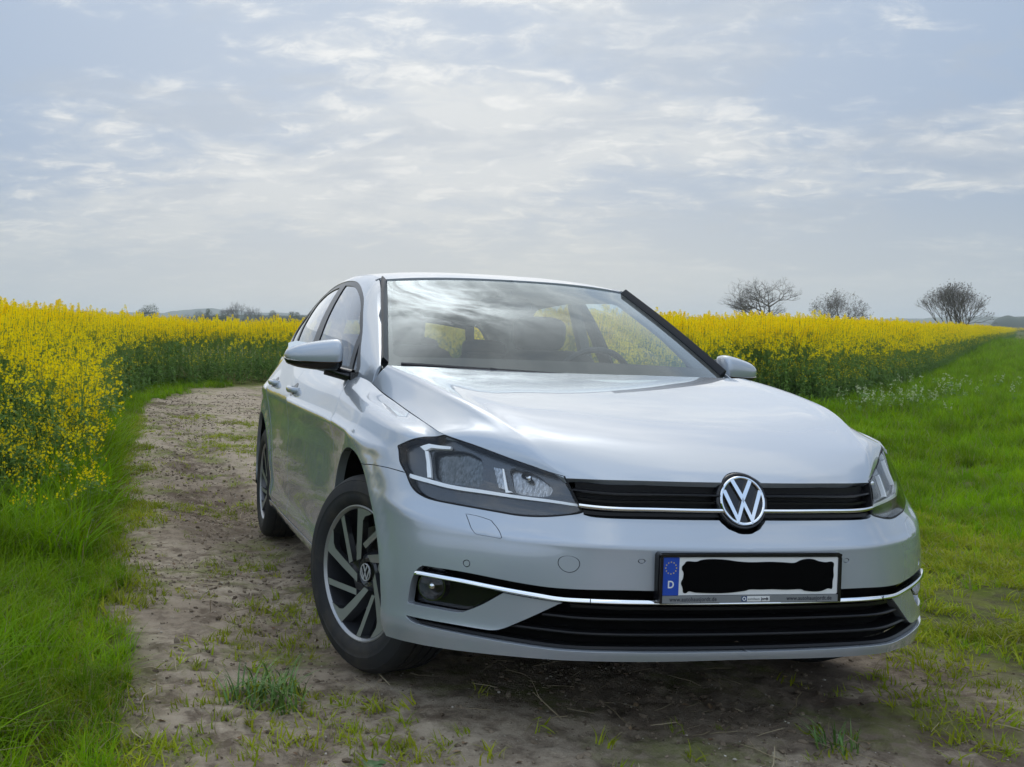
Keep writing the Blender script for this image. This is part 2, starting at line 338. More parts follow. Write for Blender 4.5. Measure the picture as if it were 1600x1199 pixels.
# ---------- greenhouse side ----------
gb = [(.748,1.235,.925),(.758,1.36,.940),(.772,1.55,.950),(.785,1.75,.957),(.795,2.0,.966),(.80,2.35,.978),(.80,2.75,.993),(.79,3.1,1.010),(.77,3.45,1.028),(.74,3.78,1.043),(.70,4.02,1.045)]
gt = [(.716,1.245,.990),(.675,1.42,1.087),(.645,1.565,1.173),(.618,1.70,1.253),(.585,1.87,1.355),(.571,2.12,1.409),(.572,2.45,1.432),(.568,2.85,1.433),(.553,3.25,1.410),(.534,3.6,1.358),(.51,3.86,1.295)]
g_rows = []
for t, bow in ((0,0),(.2,.010),(.45,.020),(.7,.021),(.87,.016),(.95,.010),(1,0)):
    r = []
    for i, (a, b) in enumerate(zip(gb, gt)):
        a, b = np.array(a), np.array(b); p = a+(b-a)*t; s_ = min(1, np.linalg.norm(b-a)/.35)
        p = p+np.array([bow*s_*1.3, 0, bow*s_*.8]); r.append(p)
    g_rows.append(r)
GREEN = Surf(g_rows)
# ---------- windscreen ----------
w_rows = []
for t in (0,.2,.4,.6,.8,1):
    e = np.array((.712,1.245,.985))+(np.array((.575,1.893,1.367))-np.array((.712,1.245,.985)))*t
    c = np.array((0,1.10,.985))+(np.array((0,1.80,1.385))-np.array((0,1.10,.985)))*t
    e = e+np.array((0,-.25,.43))*.03*np.sin(np.pi*t)*.5; c = c+np.array((0,-.25,.43))*.055*np.sin(np.pi*t)
    w_rows.append([c+(e-c)*np.array([s_, s_**2.2, s_**2.2]) for s_ in (0,.2,.4,.6,.78,.9,1)])
SCREEN = Surf(w_rows)
# ---------- roof ----------
rc = [(0,1.815,1.392),(0,1.98,1.424),(0,2.2,1.450),(0,2.5,1.466),(0,2.85,1.468),(0,3.2,1.455),(0,3.55,1.427),(0,3.85,1.392),(0,4.02,1.366)]
re = [(.577,1.90,1.371),(.570,2.06,1.402),(.572,2.28,1.424),(.572,2.52,1.435),(.568,2.85,1.435),(.556,3.2,1.416),(.537,3.52,1.377),(.518,3.76,1.327),(.51,3.86,1.300)]
r_rows = []
for c, e in zip(rc, re):
    c, e = np.array(c), np.array(e); r_rows.append([c+(e-c)*np.array([s_, s_**2.2, s_**3.0]) for s_ in (0,.25,.5,.7,.85,.95,1)])
ROOF = Surf(r_rows)
for s_, toward in ((WRAP,(1,-1,.3)),(HOOD,(0,-.3,1)),(GREEN,(1,0,.2)),(SCREEN,(0,-1,1)),(ROOF,(0,0,1))):
    g = np.array([[s_.u[-1]*.4, s_.v[-1]*.5]]); n = s_.nrm(g)[0]
    if n@np.array(toward) < 0: s_.flip = -1
# rear screen + tailgate
t_rows = []
for t in (0,.33,.66,1):
    e = np.array((.51,3.865,1.292))+(np.array((.60,4.09,1.035))-np.array((.51,3.865,1.292)))*t
    c = np.array((0,4.00,1.355))+(np.array((0,4.17,1.03))-np.array((0,4.00,1.355)))*t
    t_rows.append([c+(e-c)*np.array([s_, s_**2.2, s_**2.2]) for s_ in (0,.35,.65,.85,1)])
REAR = Surf(t_rows)
if REAR.nrm(np.array([[REAR.u[-1]*.4, REAR.v[-1]*.5]]))[0][1] < 0: REAR.flip = -1
# ------------------------------------------------------------------ panels cut out of the surfaces
def crom(P, k=6, closed=False):
    P = np.asarray(P, float); n = len(P)
    if n < 3: return P
    out = []
    for i in range(n-1):
        p0 = P[i-1] if i else 2*P[0]-P[1]; p1, p2 = P[i], P[i+1]; p3 = P[i+2] if i+2 < n else 2*P[-1]-P[-2]
        for t in np.arange(k)/k: out.append(.5*((2*p1)+(p2-p0)*t+(2*p0-5*p1+4*p2-p3)*t*t+(3*p1-p0-3*p2+p3)*t**3))
    out.append(P[-1]); return np.array(out)
def resample(P, h):
    """closed polygon -> edge points no further apart than h (corners kept)"""
    out = []
    for a, b in zip(P, np.roll(P, -1, 0)):
        n = max(1, int(np.ceil(np.linalg.norm(b-a)/h)))
        for k in range(n): out.append(a+(b-a)*k/n)
    out = np.array(out); keep = [0]
    for i in range(1, len(out)):
        if np.linalg.norm(out[i]-out[keep[-1]]) > 5e-4: keep.append(i)
    if len(keep) > 3 and np.linalg.norm(out[keep[-1]]-out[keep[0]]) < 5e-4: keep.pop()
    return out[keep]
def area(P): x, y = P[:, 0], P[:, 1]; return .5*np.sum(x*np.roll(y, -1)-y*np.roll(x, -1))
def inside(P, q):
    x, y = q[:, 0], q[:, 1]; r = np.zeros(len(q), bool)
    for a, b in zip(P, np.roll(P, -1, 0)):
        if a[1] == b[1]: continue
        c = ((a[1] > y) != (b[1] > y)) & (x < (b[0]-a[0])*(y-a[1])/(b[1]-a[1])+a[0]); r ^= c
    return r
def inset(P, g, fixed=None):
    """move a CCW polygon inwards by g"""
    t = np.roll(P, -1, 0)-np.roll(P, 1, 0); n = np.stack([-t[:, 1], t[:, 0]], 1); n /= np.linalg.norm(n, axis=1, keepdims=True)+1e-12
    if fixed is not None: n = n*(~fixed)[:, None]
    return P+n*g
def piece(S, outer, holes=(), side=1, off=0., th=.012, h=.028, gap=.0022, sym=False, dense=None):
    """outer, holes: uv polygons. sym: do not inset or rim the edge lying on the centre line"""
    outer = np.asarray(outer, float)
    if area(outer) < 0: outer = outer[::-1]
    outer = resample(outer, h); loops = []
    cen = (outer[:, 0] < 1e-3) if sym else None
    loops.append((inset(outer, gap, cen), cen))
    for H in holes:
        H = np.asarray(H, float)
        if area(H) < 0: H = H[::-1]
        H = resample(H, h); loops.append((inset(H, -gap)[::-1], None))
    lo = loops[0][0].min(0); hi = loops[0][0].max(0); hv = dense or h
    gx, gy = np.arange(lo[0]+h/2, hi[0], h), np.arange(lo[1]+hv/2, hi[1], hv)
    g = np.stack(np.meshgrid(gx, gy), -1).reshape(-1, 2)
    def ins(q):
        r = inside(loops[0][0], q)
        for l, _ in loops[1:]: r &= ~inside(l, q)
        return r
    if len(g):
        g = g[ins(g)]
        B = np.concatenate([l for l, _ in loops])
        if len(g): d = np.sqrt(((g[:, None]-B[None])**2).sum(2)).min(1); g = g[d > min(h, hv)*.45]
    pts = np.concatenate([l for l, _ in loops]+([g] if len(g) else [])); E = []; k = 0
    for l, _ in loops:
        n = len(l); E += [(k+i, k+(i+1) % n) for i in range(n)]; k += n
    r = geometry.delaunay_2d_cdt([Vector(p) for p in pts], E, [], 0, 1e-7)
    uv = np.array([tuple(v) for v in r[0]]); tris = [f for f in r[2] if len(f) == 3]; c = np.array([uv[list(f)].mean(0) for f in tris])
    keep = ins(c); tris = [t for t, q in zip(tris, keep) if q]
    P = S.evp(uv); N = S.nrm(uv); P = P+N*off
    V = [P]; NN = [N]; F = []
    for t in tris:
        a, b, c_ = P[list(t)]; n = np.cross(b-a, c_-a)
        F.append(t if n@N[t[0]] > 0 else (t[0], t[2], t[1]))
    k = len(P)
    if th > 0:
        for l, fx in loops:
            q = S.evp(l); nn = S.nrm(l); q = q+nn*off; n = len(l); tt = np.roll(q, -1, 0)-np.roll(q, 1, 0); o = np.cross(tt, nn); o /= np.linalg.norm(o, axis=1, keepdims=True)+1e-12
            # outward: away from the material; loops[0] CCW in uv, holes reversed
            m_ = S.evp(inset(l, .003))-S.evp(l); sg = np.sign((m_*o).sum(1)); o = -o*np.where(sg == 0, 1, sg)[:, None]
            V += [q, q-nn*min(th, .0015)+o*.0004, q-nn*th]; NN += [(nn+o*.8)/np.linalg.norm(nn+o*.8, axis=1, keepdims=True), o, o]
            for i in range(n):
                j = (i+1) % n
                if fx is not None and fx[i] and fx[j]: continue
                for a_ in (0, n):
                    f = (k+a_+i, k+a_+j, k+a_+n+j, k+a_+n+i)
                    A = np.concatenate([V[-3], V[-2], V[-1]]); p0, p1, p2 = A[a_+i], A[a_+j], A[a_+n+j]
                    if np.cross(p1-p0, p2-p0)@o[i] < 0: f = f[::-1]
                    F.append(f)
            k += 3*n
    V = np.concatenate(V); NN = np.concatenate(NN)
    if side < 0: V = V*[-1, 1, 1]; NN = NN*[-1, 1, 1]; F = [f[::-1] for f in F]
    return V, NN, F
def build(name, pieces, m, parent, label=None):
    V, N, F, k = [], [], [], 0
    for v, n, f in pieces: V.append(v); N.append(n); F += [tuple(i+k for i in q) for q in f]; k += len(v)
    return mesh(name, np.concatenate(V), F, m, parent, N=np.concatenate(N), label=label)
def poly(S, *segs, k=5, axes=(0, 1, 2)):
    """segments of 3D points (each smoothed by itself, straight if it starts with '-') -> uv polygon"""
    out = []
    for s_ in segs:
        if isinstance(s_, np.ndarray): u = s_
        else:
            straight = s_[0] == '-'; pts = s_[1:] if straight else s_
            u = S.locate(np.array(pts, float), axes); u = u if straight else crom(u, k)
        if out and np.linalg.norm(out[-1][-1]-u[0]) < .002: u = u[1:]
        out.append(u)
    P = np.concatenate(out)
    if np.linalg.norm(P[0]-P[-1]) < .002: P = P[:-1]
    return P
def sweep(path, prof, up=(0, 0, 1), closed_prof=True):
    """profile [(outward, z)] swept along a 3D path lying roughly in plan; outward = towards the front/outside"""
    path = np.asarray(path, float); t = np.gradient(path, axis=0); t /= np.linalg.norm(t, axis=1, keepdims=True)
    o = np.cross(t, np.array(up, float)); o /= np.linalg.norm(o, axis=1, keepdims=True); m_ = len(prof); V = []
    for p, w in zip(path, o):
        for a, b in prof: V.append(p+w*a+np.array(up)*b)
    F = []; n = len(path)
    for i in range(n-1):
        for j in range(m_): a, b = i*m_+j, i*m_+(j+1) % m_; F.append((a, b, b+m_, a+m_))
    F += [tuple(range(m_)), tuple(range((n-1)*m_, n*m_))[::-1]]
    return V, F
HLPARTS = {'bar1': [(0.771, 0.439, 0.747), (0.763, 0.431, 0.747), (0.764, 0.387, 0.677), (0.773, 0.396, 0.676)], 'toppc': [(0.781, 0.456, 0.758), (0.757, 0.442, 0.771), (0.71, 0.382, 0.765), (0.713, 0.381, 0.758), (0.755, 0.429, 0.759), (0.771, 0.439, 0.747)], 'bar2': [(0.599, 0.254, 0.718), (0.596, 0.251, 0.718), (0.594, 0.219, 0.661), (0.583, 0.209, 0.657), (0.6, 0.221, 0.655)], 'panel': [(0.619, 0.271, 0.721), (0.601, 0.256, 0.719), (0.598, 0.222, 0.662), (0.615, 0.237, 0.667)], 'ch1': [(0.759, 0.431, 0.755), (0.677, 0.347, 0.761), (0.642, 0.309, 0.747), (0.654, 0.268, 0.666), (0.695, 0.31, 0.668), (0.763, 0.385, 0.675)], 'ch2': [(0.584, 0.252, 0.732), (0.521, 0.193, 0.714), (0.494, 0.151, 0.678), (0.505, 0.149, 0.653), (0.566, 0.195, 0.654), (0.585, 0.213, 0.663)], 'bulb': (0.543, 0.196, 0.692)}
# ------------------------------------------------------------------ materials of the car
M = {}
M['paint'] = mat('silver_white_metallic_paint', (.375, .41, .455), .25, .36, coat=1, coatr=.02, bump=(900, .03, .0005))
M['black'] = mat('black_plastic', (.008, .008, .009), .5, spec=.2)
M['trim'] = mat('black_window_trim', (.006, .006, .007), .28, spec=.28)
M['slat'] = mat('satin_black_slat', (.006, .006, .007), .30, spec=.22)
M['gloss'] = mat('gloss_black_plastic', (.008, .008, .010), .12)
M['matt'] = mat('matt_black_plastic', (.02, .02, .021), .7, bump=(300, .2, .001))
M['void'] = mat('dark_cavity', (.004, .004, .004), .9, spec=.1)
M['chrome'] = mat('chrome', (.82, .83, .84), .07, 1)
M['refl'] = mat('lamp_reflector', (.36, .37, .38), .20, 1, noise=(85, (.16, .165, .17), .36, .66, (2.2, 2.2, .22)), bump=(25, .25, .002))  # streaky second colour paints mottled reflections into the metal
M['refl2'] = mat('lamp_reflector_mottled', (.17, .175, .175), .20, 1, noise=(95, (.07, .075, .07), .36, .66, (2.2, 2.2, .22)), bump=(45, .35, .002))  # darker metal, mottled reflections and ribs imitated by streaks of colour
M['strip'] = mat('white_light_guide', (.88, .89, .90), .22, .0, coat=1)
M['bezel'] = mat('smoked_lamp_bezel', (.085, .088, .092), .22, .8)
M['lens'] = glass_mat('headlight_lens', (.93, .94, .95), 0, 1.42)
M['glass'] = glass_mat('window_glass', (.80, .87, .84), 0, 1.52, 1.4)
M['screen'] = glass_mat('windscreen_glass', (.84, .90, .89), 0, 1.55, 1.45, (.84, .94, 1))
M['priv'] = glass_mat('tinted_rear_glass', (.42, .47, .45), 0, 1.52, 1.4)
M['rubber'] = mat('tyre_rubber', (.022, .022, .023), .75, spec=.3, noise=(14, (.05, .043, .035), .5, .8), bump=(120, .25, .002))
M['alloy'] = mat('machined_alloy', (.33, .335, .34), .38, .6, coat=.3)
M['cap'] = mat('silver_hub_emblem', (.46, .46, .465), .45, .3)
M['alloyd'] = mat('dark_painted_alloy', (.035, .037, .042), .32, .3, coat=.5)
M['steel'] = mat('brake_steel', (.30, .29, .28), .4, 1)
M['white'] = mat('plate_white', (.66, .67, .66), .35)
M['blue'] = mat('plate_blue', (.008, .055, .36), .35)
M['yellow'] = mat('plate_star_yellow', (.65, .50, .05), .4)
M['grey'] = mat('plate_frame_grey', (.17, .18, .185), .5)
M['ink'] = mat('dark_print', (.015, .018, .03), .5)
M['logo'] = mat('dark_blue_print', (.01, .04, .12), .5)
M['cover'] = mat('flat_black_cover', (.0015, .0015, .0015), .9, spec=.05)
M['fabric'] = mat('dark_seat_fabric', (.03, .031, .034), .9, bump=(200, .3, .002))
M['dash'] = mat('dashboard_plastic', (.018, .019, .021), .6)
M['headl'] = mat('light_grey_roof_lining', (.16, .165, .17), .9)
M['fogr'] = mat('fog_lamp_reflector', (.20, .205, .21), .14, 1, bump=(60, .3, .002))
M['orange'] = mat('smoked_indicator_lens', (.10, .055, .02), .15)
M['red'] = mat('tail_lamp_red', (.35, .01, .01), .15, coat=1)

CARROT = Matrix(((0.999197, -0.000771, 0.040063), (-0.000771, 0.999261, 0.03844), (-0.040063, -0.03844, 0.998457)))
car = empty('hatchback_car', (0, 0, 0), CARROT.to_euler(), 'silver white five-door hatchback parked on the dirt track, front wheels steered', 'car')
WU, WV = WRAP.u[-1], WRAP.v[-1]
def uvW(*pts, axes=(0, 1, 2)): return WRAP.locate(np.array(pts, float), axes)
def yz(*pts):
    return WRAP.locate(np.array([(.88, a, b) for a, b in pts], float), (1, 2))
def arch(cy, a0, a1, n=26, r=.385):
    t = np.radians(np.linspace(a0, a1, n)); return yz(*[(cy-r*np.sin(q), .33+r*np.cos(q)) for q in t])
# ---- outlines shared by neighbouring panels (car frame)
HL_BOT = [(.428,.092,.618),(.450,.101,.611),(.511,.134,.600),(.571,.175,.596),(.631,.221,.601),(.721,.306,.609),(.779,.372,.618),(.807,.412,.640),(.822,.446,.681)]
HL_OUT = [(.822,.446,.681),(.829,.489,.723),(.828,.515,.750)]
HL_TOP1 = [(.828,.515,.752),(.801,.478,.773),(.768,.456,.789)]
HL_TOP2 = [(.766,.455,.790),(.742,.430,.792),(.716,.408,.793)]
top_u = lambda a, b, n=12: np.stack([np.linspace(a, b, n), np.full(n, WV)], 1)
u_corner = uvW((.459,.137,.701))[0][0]; u_junc = uvW((.716,.408,.793))[0][0]
u_belt0 = uvW((.760,1.38,.944))[0][0]
HL = poly(WRAP, HL_BOT, HL_OUT, HL_TOP1, HL_TOP2, top_u(u_junc, u_corner)[1:], [(.459,.137,.701),(.450,.130,.681),(.428,.092,.618)])
GAPFB = [(.822,.446,.681),(.851,.498,.686),(.874,.564,.687),(.888,.690,.679)]
LIPT = [(0,.005,.273),(.14,.007,.273),(.28,.018,.273),(.364,.027,.273),(.490,.078,.267),(.550,.114,.267),(.639,.176,.270),(.729,.250,.274),(.804,.336,.277),(.823,.367,.288)]
FANGB = [(.823,.367,.291),(.744,.267,.294),(.669,.200,.294),(.639,.177,.295),(.615,.161,.303),(.580,.137,.325),(.487,.075,.389)]
FOG = [(.618,.160,.397),(.659,.193,.362),(.694,.222,.338),(.714,.240,.329),(.758,.284,.328),(.819,.364,.327)]
FOG2 = [(.821,.366,.330),(.817,.353,.388),(.807,.338,.422),(.794,.323,.437)]
GAPT = [(.794,.323,.437),(.733,.254,.438),(.643,.178,.432),(.554,.115,.425),(.494,.079,.424),(.368,.027,.429),(.264,.015,.429),(.12,.006,.430),(0,.005,.430)]
ang0 = math.degrees(math.acos((.679-.33)/.385))
ub = yz((.482, .26))[0]
BZ = .652                                                      # badge centre height
nb = [(.0815*math.sin(t), .06, BZ-.0815*math.cos(t)) for t in np.linspace(0, math.acos((BZ-.607)/.0815), 9)]
nb = [(x, .040 if z > .59 else .034 if z > .575 else .030, z) for x, _, z in nb]; bump_top = poly(WRAP, nb)
bump_o = poly(WRAP, bump_top, ['-', (.0735,.041,.607), (.14,.042,.607)], [(.14,.042,.607),(.28,.052,.607),(.40,.074,.608),(.428,.09,.612)], HL_BOT, GAPFB, arch(.86, ang0, 100),
              np.array([[ub[0], .02], [ub[0]-.01, 0], [0, 0]]), LIPT, FANGB, ['-', FANGB[-1], (.55,.112,.392), FOG[0]], FOG, FOG2, GAPT)
def circ(x, y, z, r, n=24):
    c = uvW((x, y, z))[0]; t = np.linspace(0, 2*np.pi, n, endpoint=False); return np.stack([c[0]+r*np.cos(t), c[1]+r*np.sin(t)], 1)
WASH = poly(WRAP, [(.694,.262,.589),(.668,.236,.587),(.641,.210,.580)], [(.638,.209,.577),(.627,.180,.556),(.623,.170,.540)], ['-', (.626,.170,.537), (.678,.212,.541)], [(.682,.216,.543),(.690,.240,.566),(.694,.262,.589)])
sens = [circ(.700,.225,.4615,.0095), circ(.298,.018,.505,.0095)]
tow = circ(.475,.070,.491,.027, 32)
bumper = build('front_bumper', [piece(WRAP, bump_o, [WASH]+sens+([tow] if s < 0 else []), s, th=.028, sym=True, gap=.001, h=.022) for s in (1, -1)], M['paint'], car)
for s in (1, -1):
    build('headlamp_washer_cover', [piece(WRAP, WASH, side=s, gap=.0012, th=.01, off=.0002)], M['paint'], car)
    for q in sens: build('parking_sensor', [piece(WRAP, q, side=s, gap=.0017, th=.01, h=.006, off=-.001)], M['paint'], car)
build('towing_eye_cover', [piece(WRAP, tow, side=-1, gap=.0012, th=.01, h=.01, off=.0002)], M['paint'], car)
# inner black shell behind all front openings
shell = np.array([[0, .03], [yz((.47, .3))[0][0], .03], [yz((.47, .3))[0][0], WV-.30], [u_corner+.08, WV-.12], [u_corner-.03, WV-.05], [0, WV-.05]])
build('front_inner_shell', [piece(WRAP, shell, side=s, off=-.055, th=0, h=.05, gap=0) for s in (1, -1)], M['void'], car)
# ---- headlights
def hl_part(name, P, m, s, par, off, th, h=.02, gap=0., holes=()): return build(name, [piece(WRAP, P, holes, s, off=off, th=th, h=h, gap=gap)], m, par)
if area(HL) < 0: HL = HL[::-1]
HLd = resample(HL, .012)
strip_c = uvW((.816,.437,.676),(.752,.368,.661),(.668,.279,.651),(.583,.207,.645),(.499,.144,.640),(.440,.104,.635)); strip_c = crom(strip_c, 6)
w_ = np.linspace(.0058, .0068, len(strip_c))[:, None]*np.array([[0, 1]])
STRIP = np.concatenate([strip_c+w_, (strip_c-w_)[::-1]])
def px_poly(*p): return uvW(*p)
BAR1 = px_poly((.758,.408,.738),(.747,.395,.741),(.757,.380,.672),(.769,.392,.670)) if False else None
def rnd(P, f=.25):
    """chamfer the corners of a uv polygon"""
    out = []
    for i in range(len(P)):
        a, b, c = P[i-1], P[i], P[(i+1) % len(P)]; out += [b+(a-b)*f, b+(a-b)*f*.3+(c-b)*f*.3, b+(c-b)*f]
    return np.array(out)
HP = HLPARTS
for s in (1, -1):
    hd = empty('headlight', (0, 0, 0)); hd.parent = car
    hl_part('lens_seal', HLd, M['black'], s, hd, .0005, .03, .012, .0005, [inset(HLd, .0055)])
    lo_ = inset(HLd, .0062)
    hl_part('lens', lo_, M['lens'], s, hd, .0025, 0, .02)
    ch1, ch2 = rnd(uvW(*HP['ch1'])), rnd(uvW(*HP['ch2']))
    hl_part('bezel', inset(HLd, .011), M['bezel'], s, hd, -.026, .012, .02, 0, [ch1, ch2])
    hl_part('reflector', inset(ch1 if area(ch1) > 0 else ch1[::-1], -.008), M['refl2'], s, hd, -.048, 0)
    hl_part('reflector', inset(ch2 if area(ch2) > 0 else ch2[::-1], -.008), M['refl'], s, hd, -.044, 0)
    hl_part('light_strip', STRIP, M['strip'], s, hd, -.008, .012, .02)
    for k in ('bar1', 'toppc', 'bar2'): hl_part('light_guide', uvW(*HP[k]), M['strip'], s, hd, -.012, .012, .02)
    hl_part('silver_trim', uvW(*HP['panel']), M['refl'], s, hd, -.016, .01, .02)
    b = MB(); p = WRAP.ev(uvW(HP['bulb']))[0]+np.array((-.012, .045, 0)); b.lathe([(.0, .03), (.006, .028), (.009, .02), (.009, -.02), (.014, -.024), (.014, -.03)], 16, Matrix.Translation(Vector(p*[s, 1, 1]))@Matrix.Rotation(-math.pi/2, 4, 'Z'))
    b.obj('bulb', M['chrome'], hd)
# ---- grilles
def path(S, pts, off=0, k=8):
    uv = crom(S.locate(np.array(pts, float)), k); return S.ev(uv)+S.nrm(uv)*off
def both(pts): a = np.asarray(pts); return np.concatenate([(a*[-1, 1, 1])[::-1][:-1], a])
def strip(name, pts, prof, m, par, S=WRAP, off=0, x0=None):
    P = path(S, pts, off)
    if x0 is None: V, F = sweep(both(P), prof)
    else:
        q = P[P[:, 0] > x0]; V, F = sweep(q, prof); V2, F2 = sweep((q*[-1, 1, 1])[::-1], prof); k = len(V); V = list(V)+list(V2); F = F+[tuple(i+k for i in f) for f in F2]
    b = MB(); b.add(V, F); return b.obj(name, m, par, ang=40)
b = MB(); P = path(WRAP, [(0,.041,.655),(.15,.045,.655),(.28,.055,.655),(.40,.085,.655),(.447,.115,.655)], -.034); V, F = sweep(both(P), [(0,-.052),(.002,-.052),(.002,.046),(0,.046)]); b.add(V, F)
grille = b.obj('radiator_grille', M['black'], car)
bar = [(-.03,-.004),(.001,-.003),(.003,0),(.001,.003),(-.03,.004)]
strip('grille_slat', [(0,.041,.671),(.15,.045,.671),(.28,.058,.671),(.40,.09,.672),(.447,.124,.672)], bar, M['slat'], grille, off=-.006, x0=.05)
strip('grille_slat', [(0,.04,.651),(.15,.045,.651),(.28,.055,.651),(.40,.083,.652),(.441,.11,.653)], [(-.03,-.003),(-.004,-.003),(-.004,.003),(-.03,.004)], M['slat'], grille, off=-.01, x0=.05)
strip('grille_slat', [(0,.04,.618),(.15,.043,.618),(.28,.053,.618),(.40,.08,.618),(.430,.093,.620)], [(-.03,-.006),(-.002,-.005),(-.004,.004),(-.03,.005)], M['slat'], grille, off=-.004, x0=.05)
chr_p = [(-.012,-.0052),(.0035,-.0048),(.0055,-.002),(.0055,.002),(.0035,.0048),(-.012,.0052)]
strip('chrome_strip', [(0,.041,.632),(.15,.045,.632),(.28,.054,.632),(.40,.082,.633),(.436,.102,.635)], chr_p, M['chrome'], grille, off=-.003, x0=.05)
low = empty('lower_grille'); low.parent = car
ch = [(0,.005,.400),(.15,.008,.400),(.264,.015,.400),(.367,.027,.4),(.427,.046,.399),(.493,.078,.397),(.553,.115,.401),(.643,.178,.408),(.732,.254,.4145),(.795,.322,.4155),(.808,.340,.413)]
strip('chrome_strip', ch, [(-.02,-.0065),(.004,-.006),(.0075,-.003),(.0075,.002),(.004,.0062),(-.02,.0065)], M['chrome'], low)
b = MB()
for s in (1, -1):
    q = path(WRAP, [(.425,.045,.399),(.428,.046,.399)], .0082); b = MB(); b.tube([Vector(q[0]*[s,1,1])+Vector((0,0,.007)), Vector(q[0]*[s,1,1])-Vector((0,0,.007))], .0012, 5); b.obj('strip_joint', M['void'], low)
for z, xe, ye in ((.353, .535, .10), (.3145, .60, .15)):
    strip('grille_slat', [(0,.005,z+.001),(.2,.01,z+.001),(.365,.027,z),(.456,.061,z-.002),(.50,.083,z-.002),(xe,ye,z-.002)], [(-.04,-.005),(0,-.0035),(.002,0),(0,.0035),(-.04,.005)], M['slat'], low, off=-.007)
strip('grille_lower_edge', [(0,.005,.283),(.2,.01,.283),(.365,.027,.282),(.49,.078,.277),(.60,.147,.279),(.70,.225,.282),(.80,.335,.284)], [(-.04,-.004),(-.008,-.004),(-.012,.002),(-.04,.004)], M['slat'], low)
strip('grille_upper_edge', [(0,.005,.384),(.2,.01,.384),(.365,.027,.384),(.47,.066,.383)], [(-.04,-.004),(-.004,-.004),(-.004,.004),(-.04,.004)], M['slat'], low)
for s in (1, -1):
    fg = build('fog_light', [piece(WRAP, poly(WRAP, FOG, FOG2, ['-', FOG2[-1], (.72,.242,.412), FOG[0]]), side=s, off=-.038, th=0, gap=0)], M['gloss'], car)
    c = Vector((.766*s, .318, .382)); Mx = Matrix.Translation(c)@Matrix.Rotation(math.atan2(-.85, .52*s), 4, 'Z')
    b = MB(); b.lathe([(.002, -.03), (.015, -.026), (.026, -.015), (.033, .0), (.036, .006), (.039, .006), (.039, -.01)], 32, Mx); b.obj('lamp_reflector', M['fogr'], fg)
    b = MB(); b.lathe([(.0005, .012), (.02, .011), (.034, .006)], 32, Mx); b.obj('lamp_glass', M['lens'], fg)
    b = MB(); b.lathe([(.0, .004), (.007, .002), (.009, -.006), (.009, -.028)], 16, Mx); b.obj('bulb_cap', M['chrome'], fg)
# ---- hood
HU, HV = HOOD.u[-1], HOOD.v[-1]
nh = [(.0785*math.sin(t), .06, BZ+.0785*math.cos(t)) for t in np.linspace(0, math.acos((.705-BZ)/.0785), 8)]
nhu = crom(HOOD.locate(np.array(nh), (0, 2)), 3)
hood_o = np.concatenate([nhu, [[nhu[-1][0]+.004, 0]], [[HU, 0], [HU, HV], [0, HV]]])
hood = build('hood', [piece(HOOD, hood_o, side=s, th=.02, sym=True, gap=.0018, h=.022) for s in (1, -1)], M['paint'], car)
# ---- fenders, doors, quarters
door_front = [(.800,1.46,.947),(.824,1.375,.906),(.866,1.305,.84),(.884,1.285,.775),(.884,1.288,.60),(.876,1.292,.42),(.868,1.295,.285)]
zs = .262
f_o = poly(WRAP, arch(.86, 94, -94+0) if False else arch(.86, ang0, -95, 40)[::-1], GAPFB[::-1], HL_OUT, HL_TOP1, HL_TOP2, top_u(u_junc, u_belt0, 30)[1:], door_front, yz((1.295, .262), (1.246, .262)))
BG = [(2.445, .995), (2.435, .80), (2.43, .5), (2.43, .262)]
RG = [(3.36, 1.015), (3.33, .93), (3.22, .78), (3.10, .64), (3.035, .50), (3.02, .36), (3.02, .262)]
d1 = poly(WRAP, door_front, crom(yz((1.31, .262), (1.8, .262), BG[-1]), 4), crom(yz(*BG[::-1]), 3), top_u(yz((2.445,.99))[0][0], u_belt0, 20))
d2 = poly(WRAP, crom(yz(*BG), 3), crom(yz(BG[-1], (2.7, .262), RG[-1]), 4), crom(yz(*RG[::-1]), 4), top_u(yz((3.36,1.02))[0][0], yz((2.445,.99))[0][0], 20))
uq = yz((3.97, .7))[0][0]
q_o = poly(WRAP, crom(yz(*RG), 4), arch(3.49, 96, -84, 40), np.array([[yz((3.86,.25))[0][0], .03], [uq, .03], [uq, WV]]), top_u(uq, yz((3.36,1.02))[0][0], 20))
sill = poly(WRAP, crom(yz((1.246,.262),(2.1,.262),(3.105,.262)), 5), np.array([[yz((3.12,.22))[0][0], .0], [yz((1.23,.22))[0][0], .0]]))
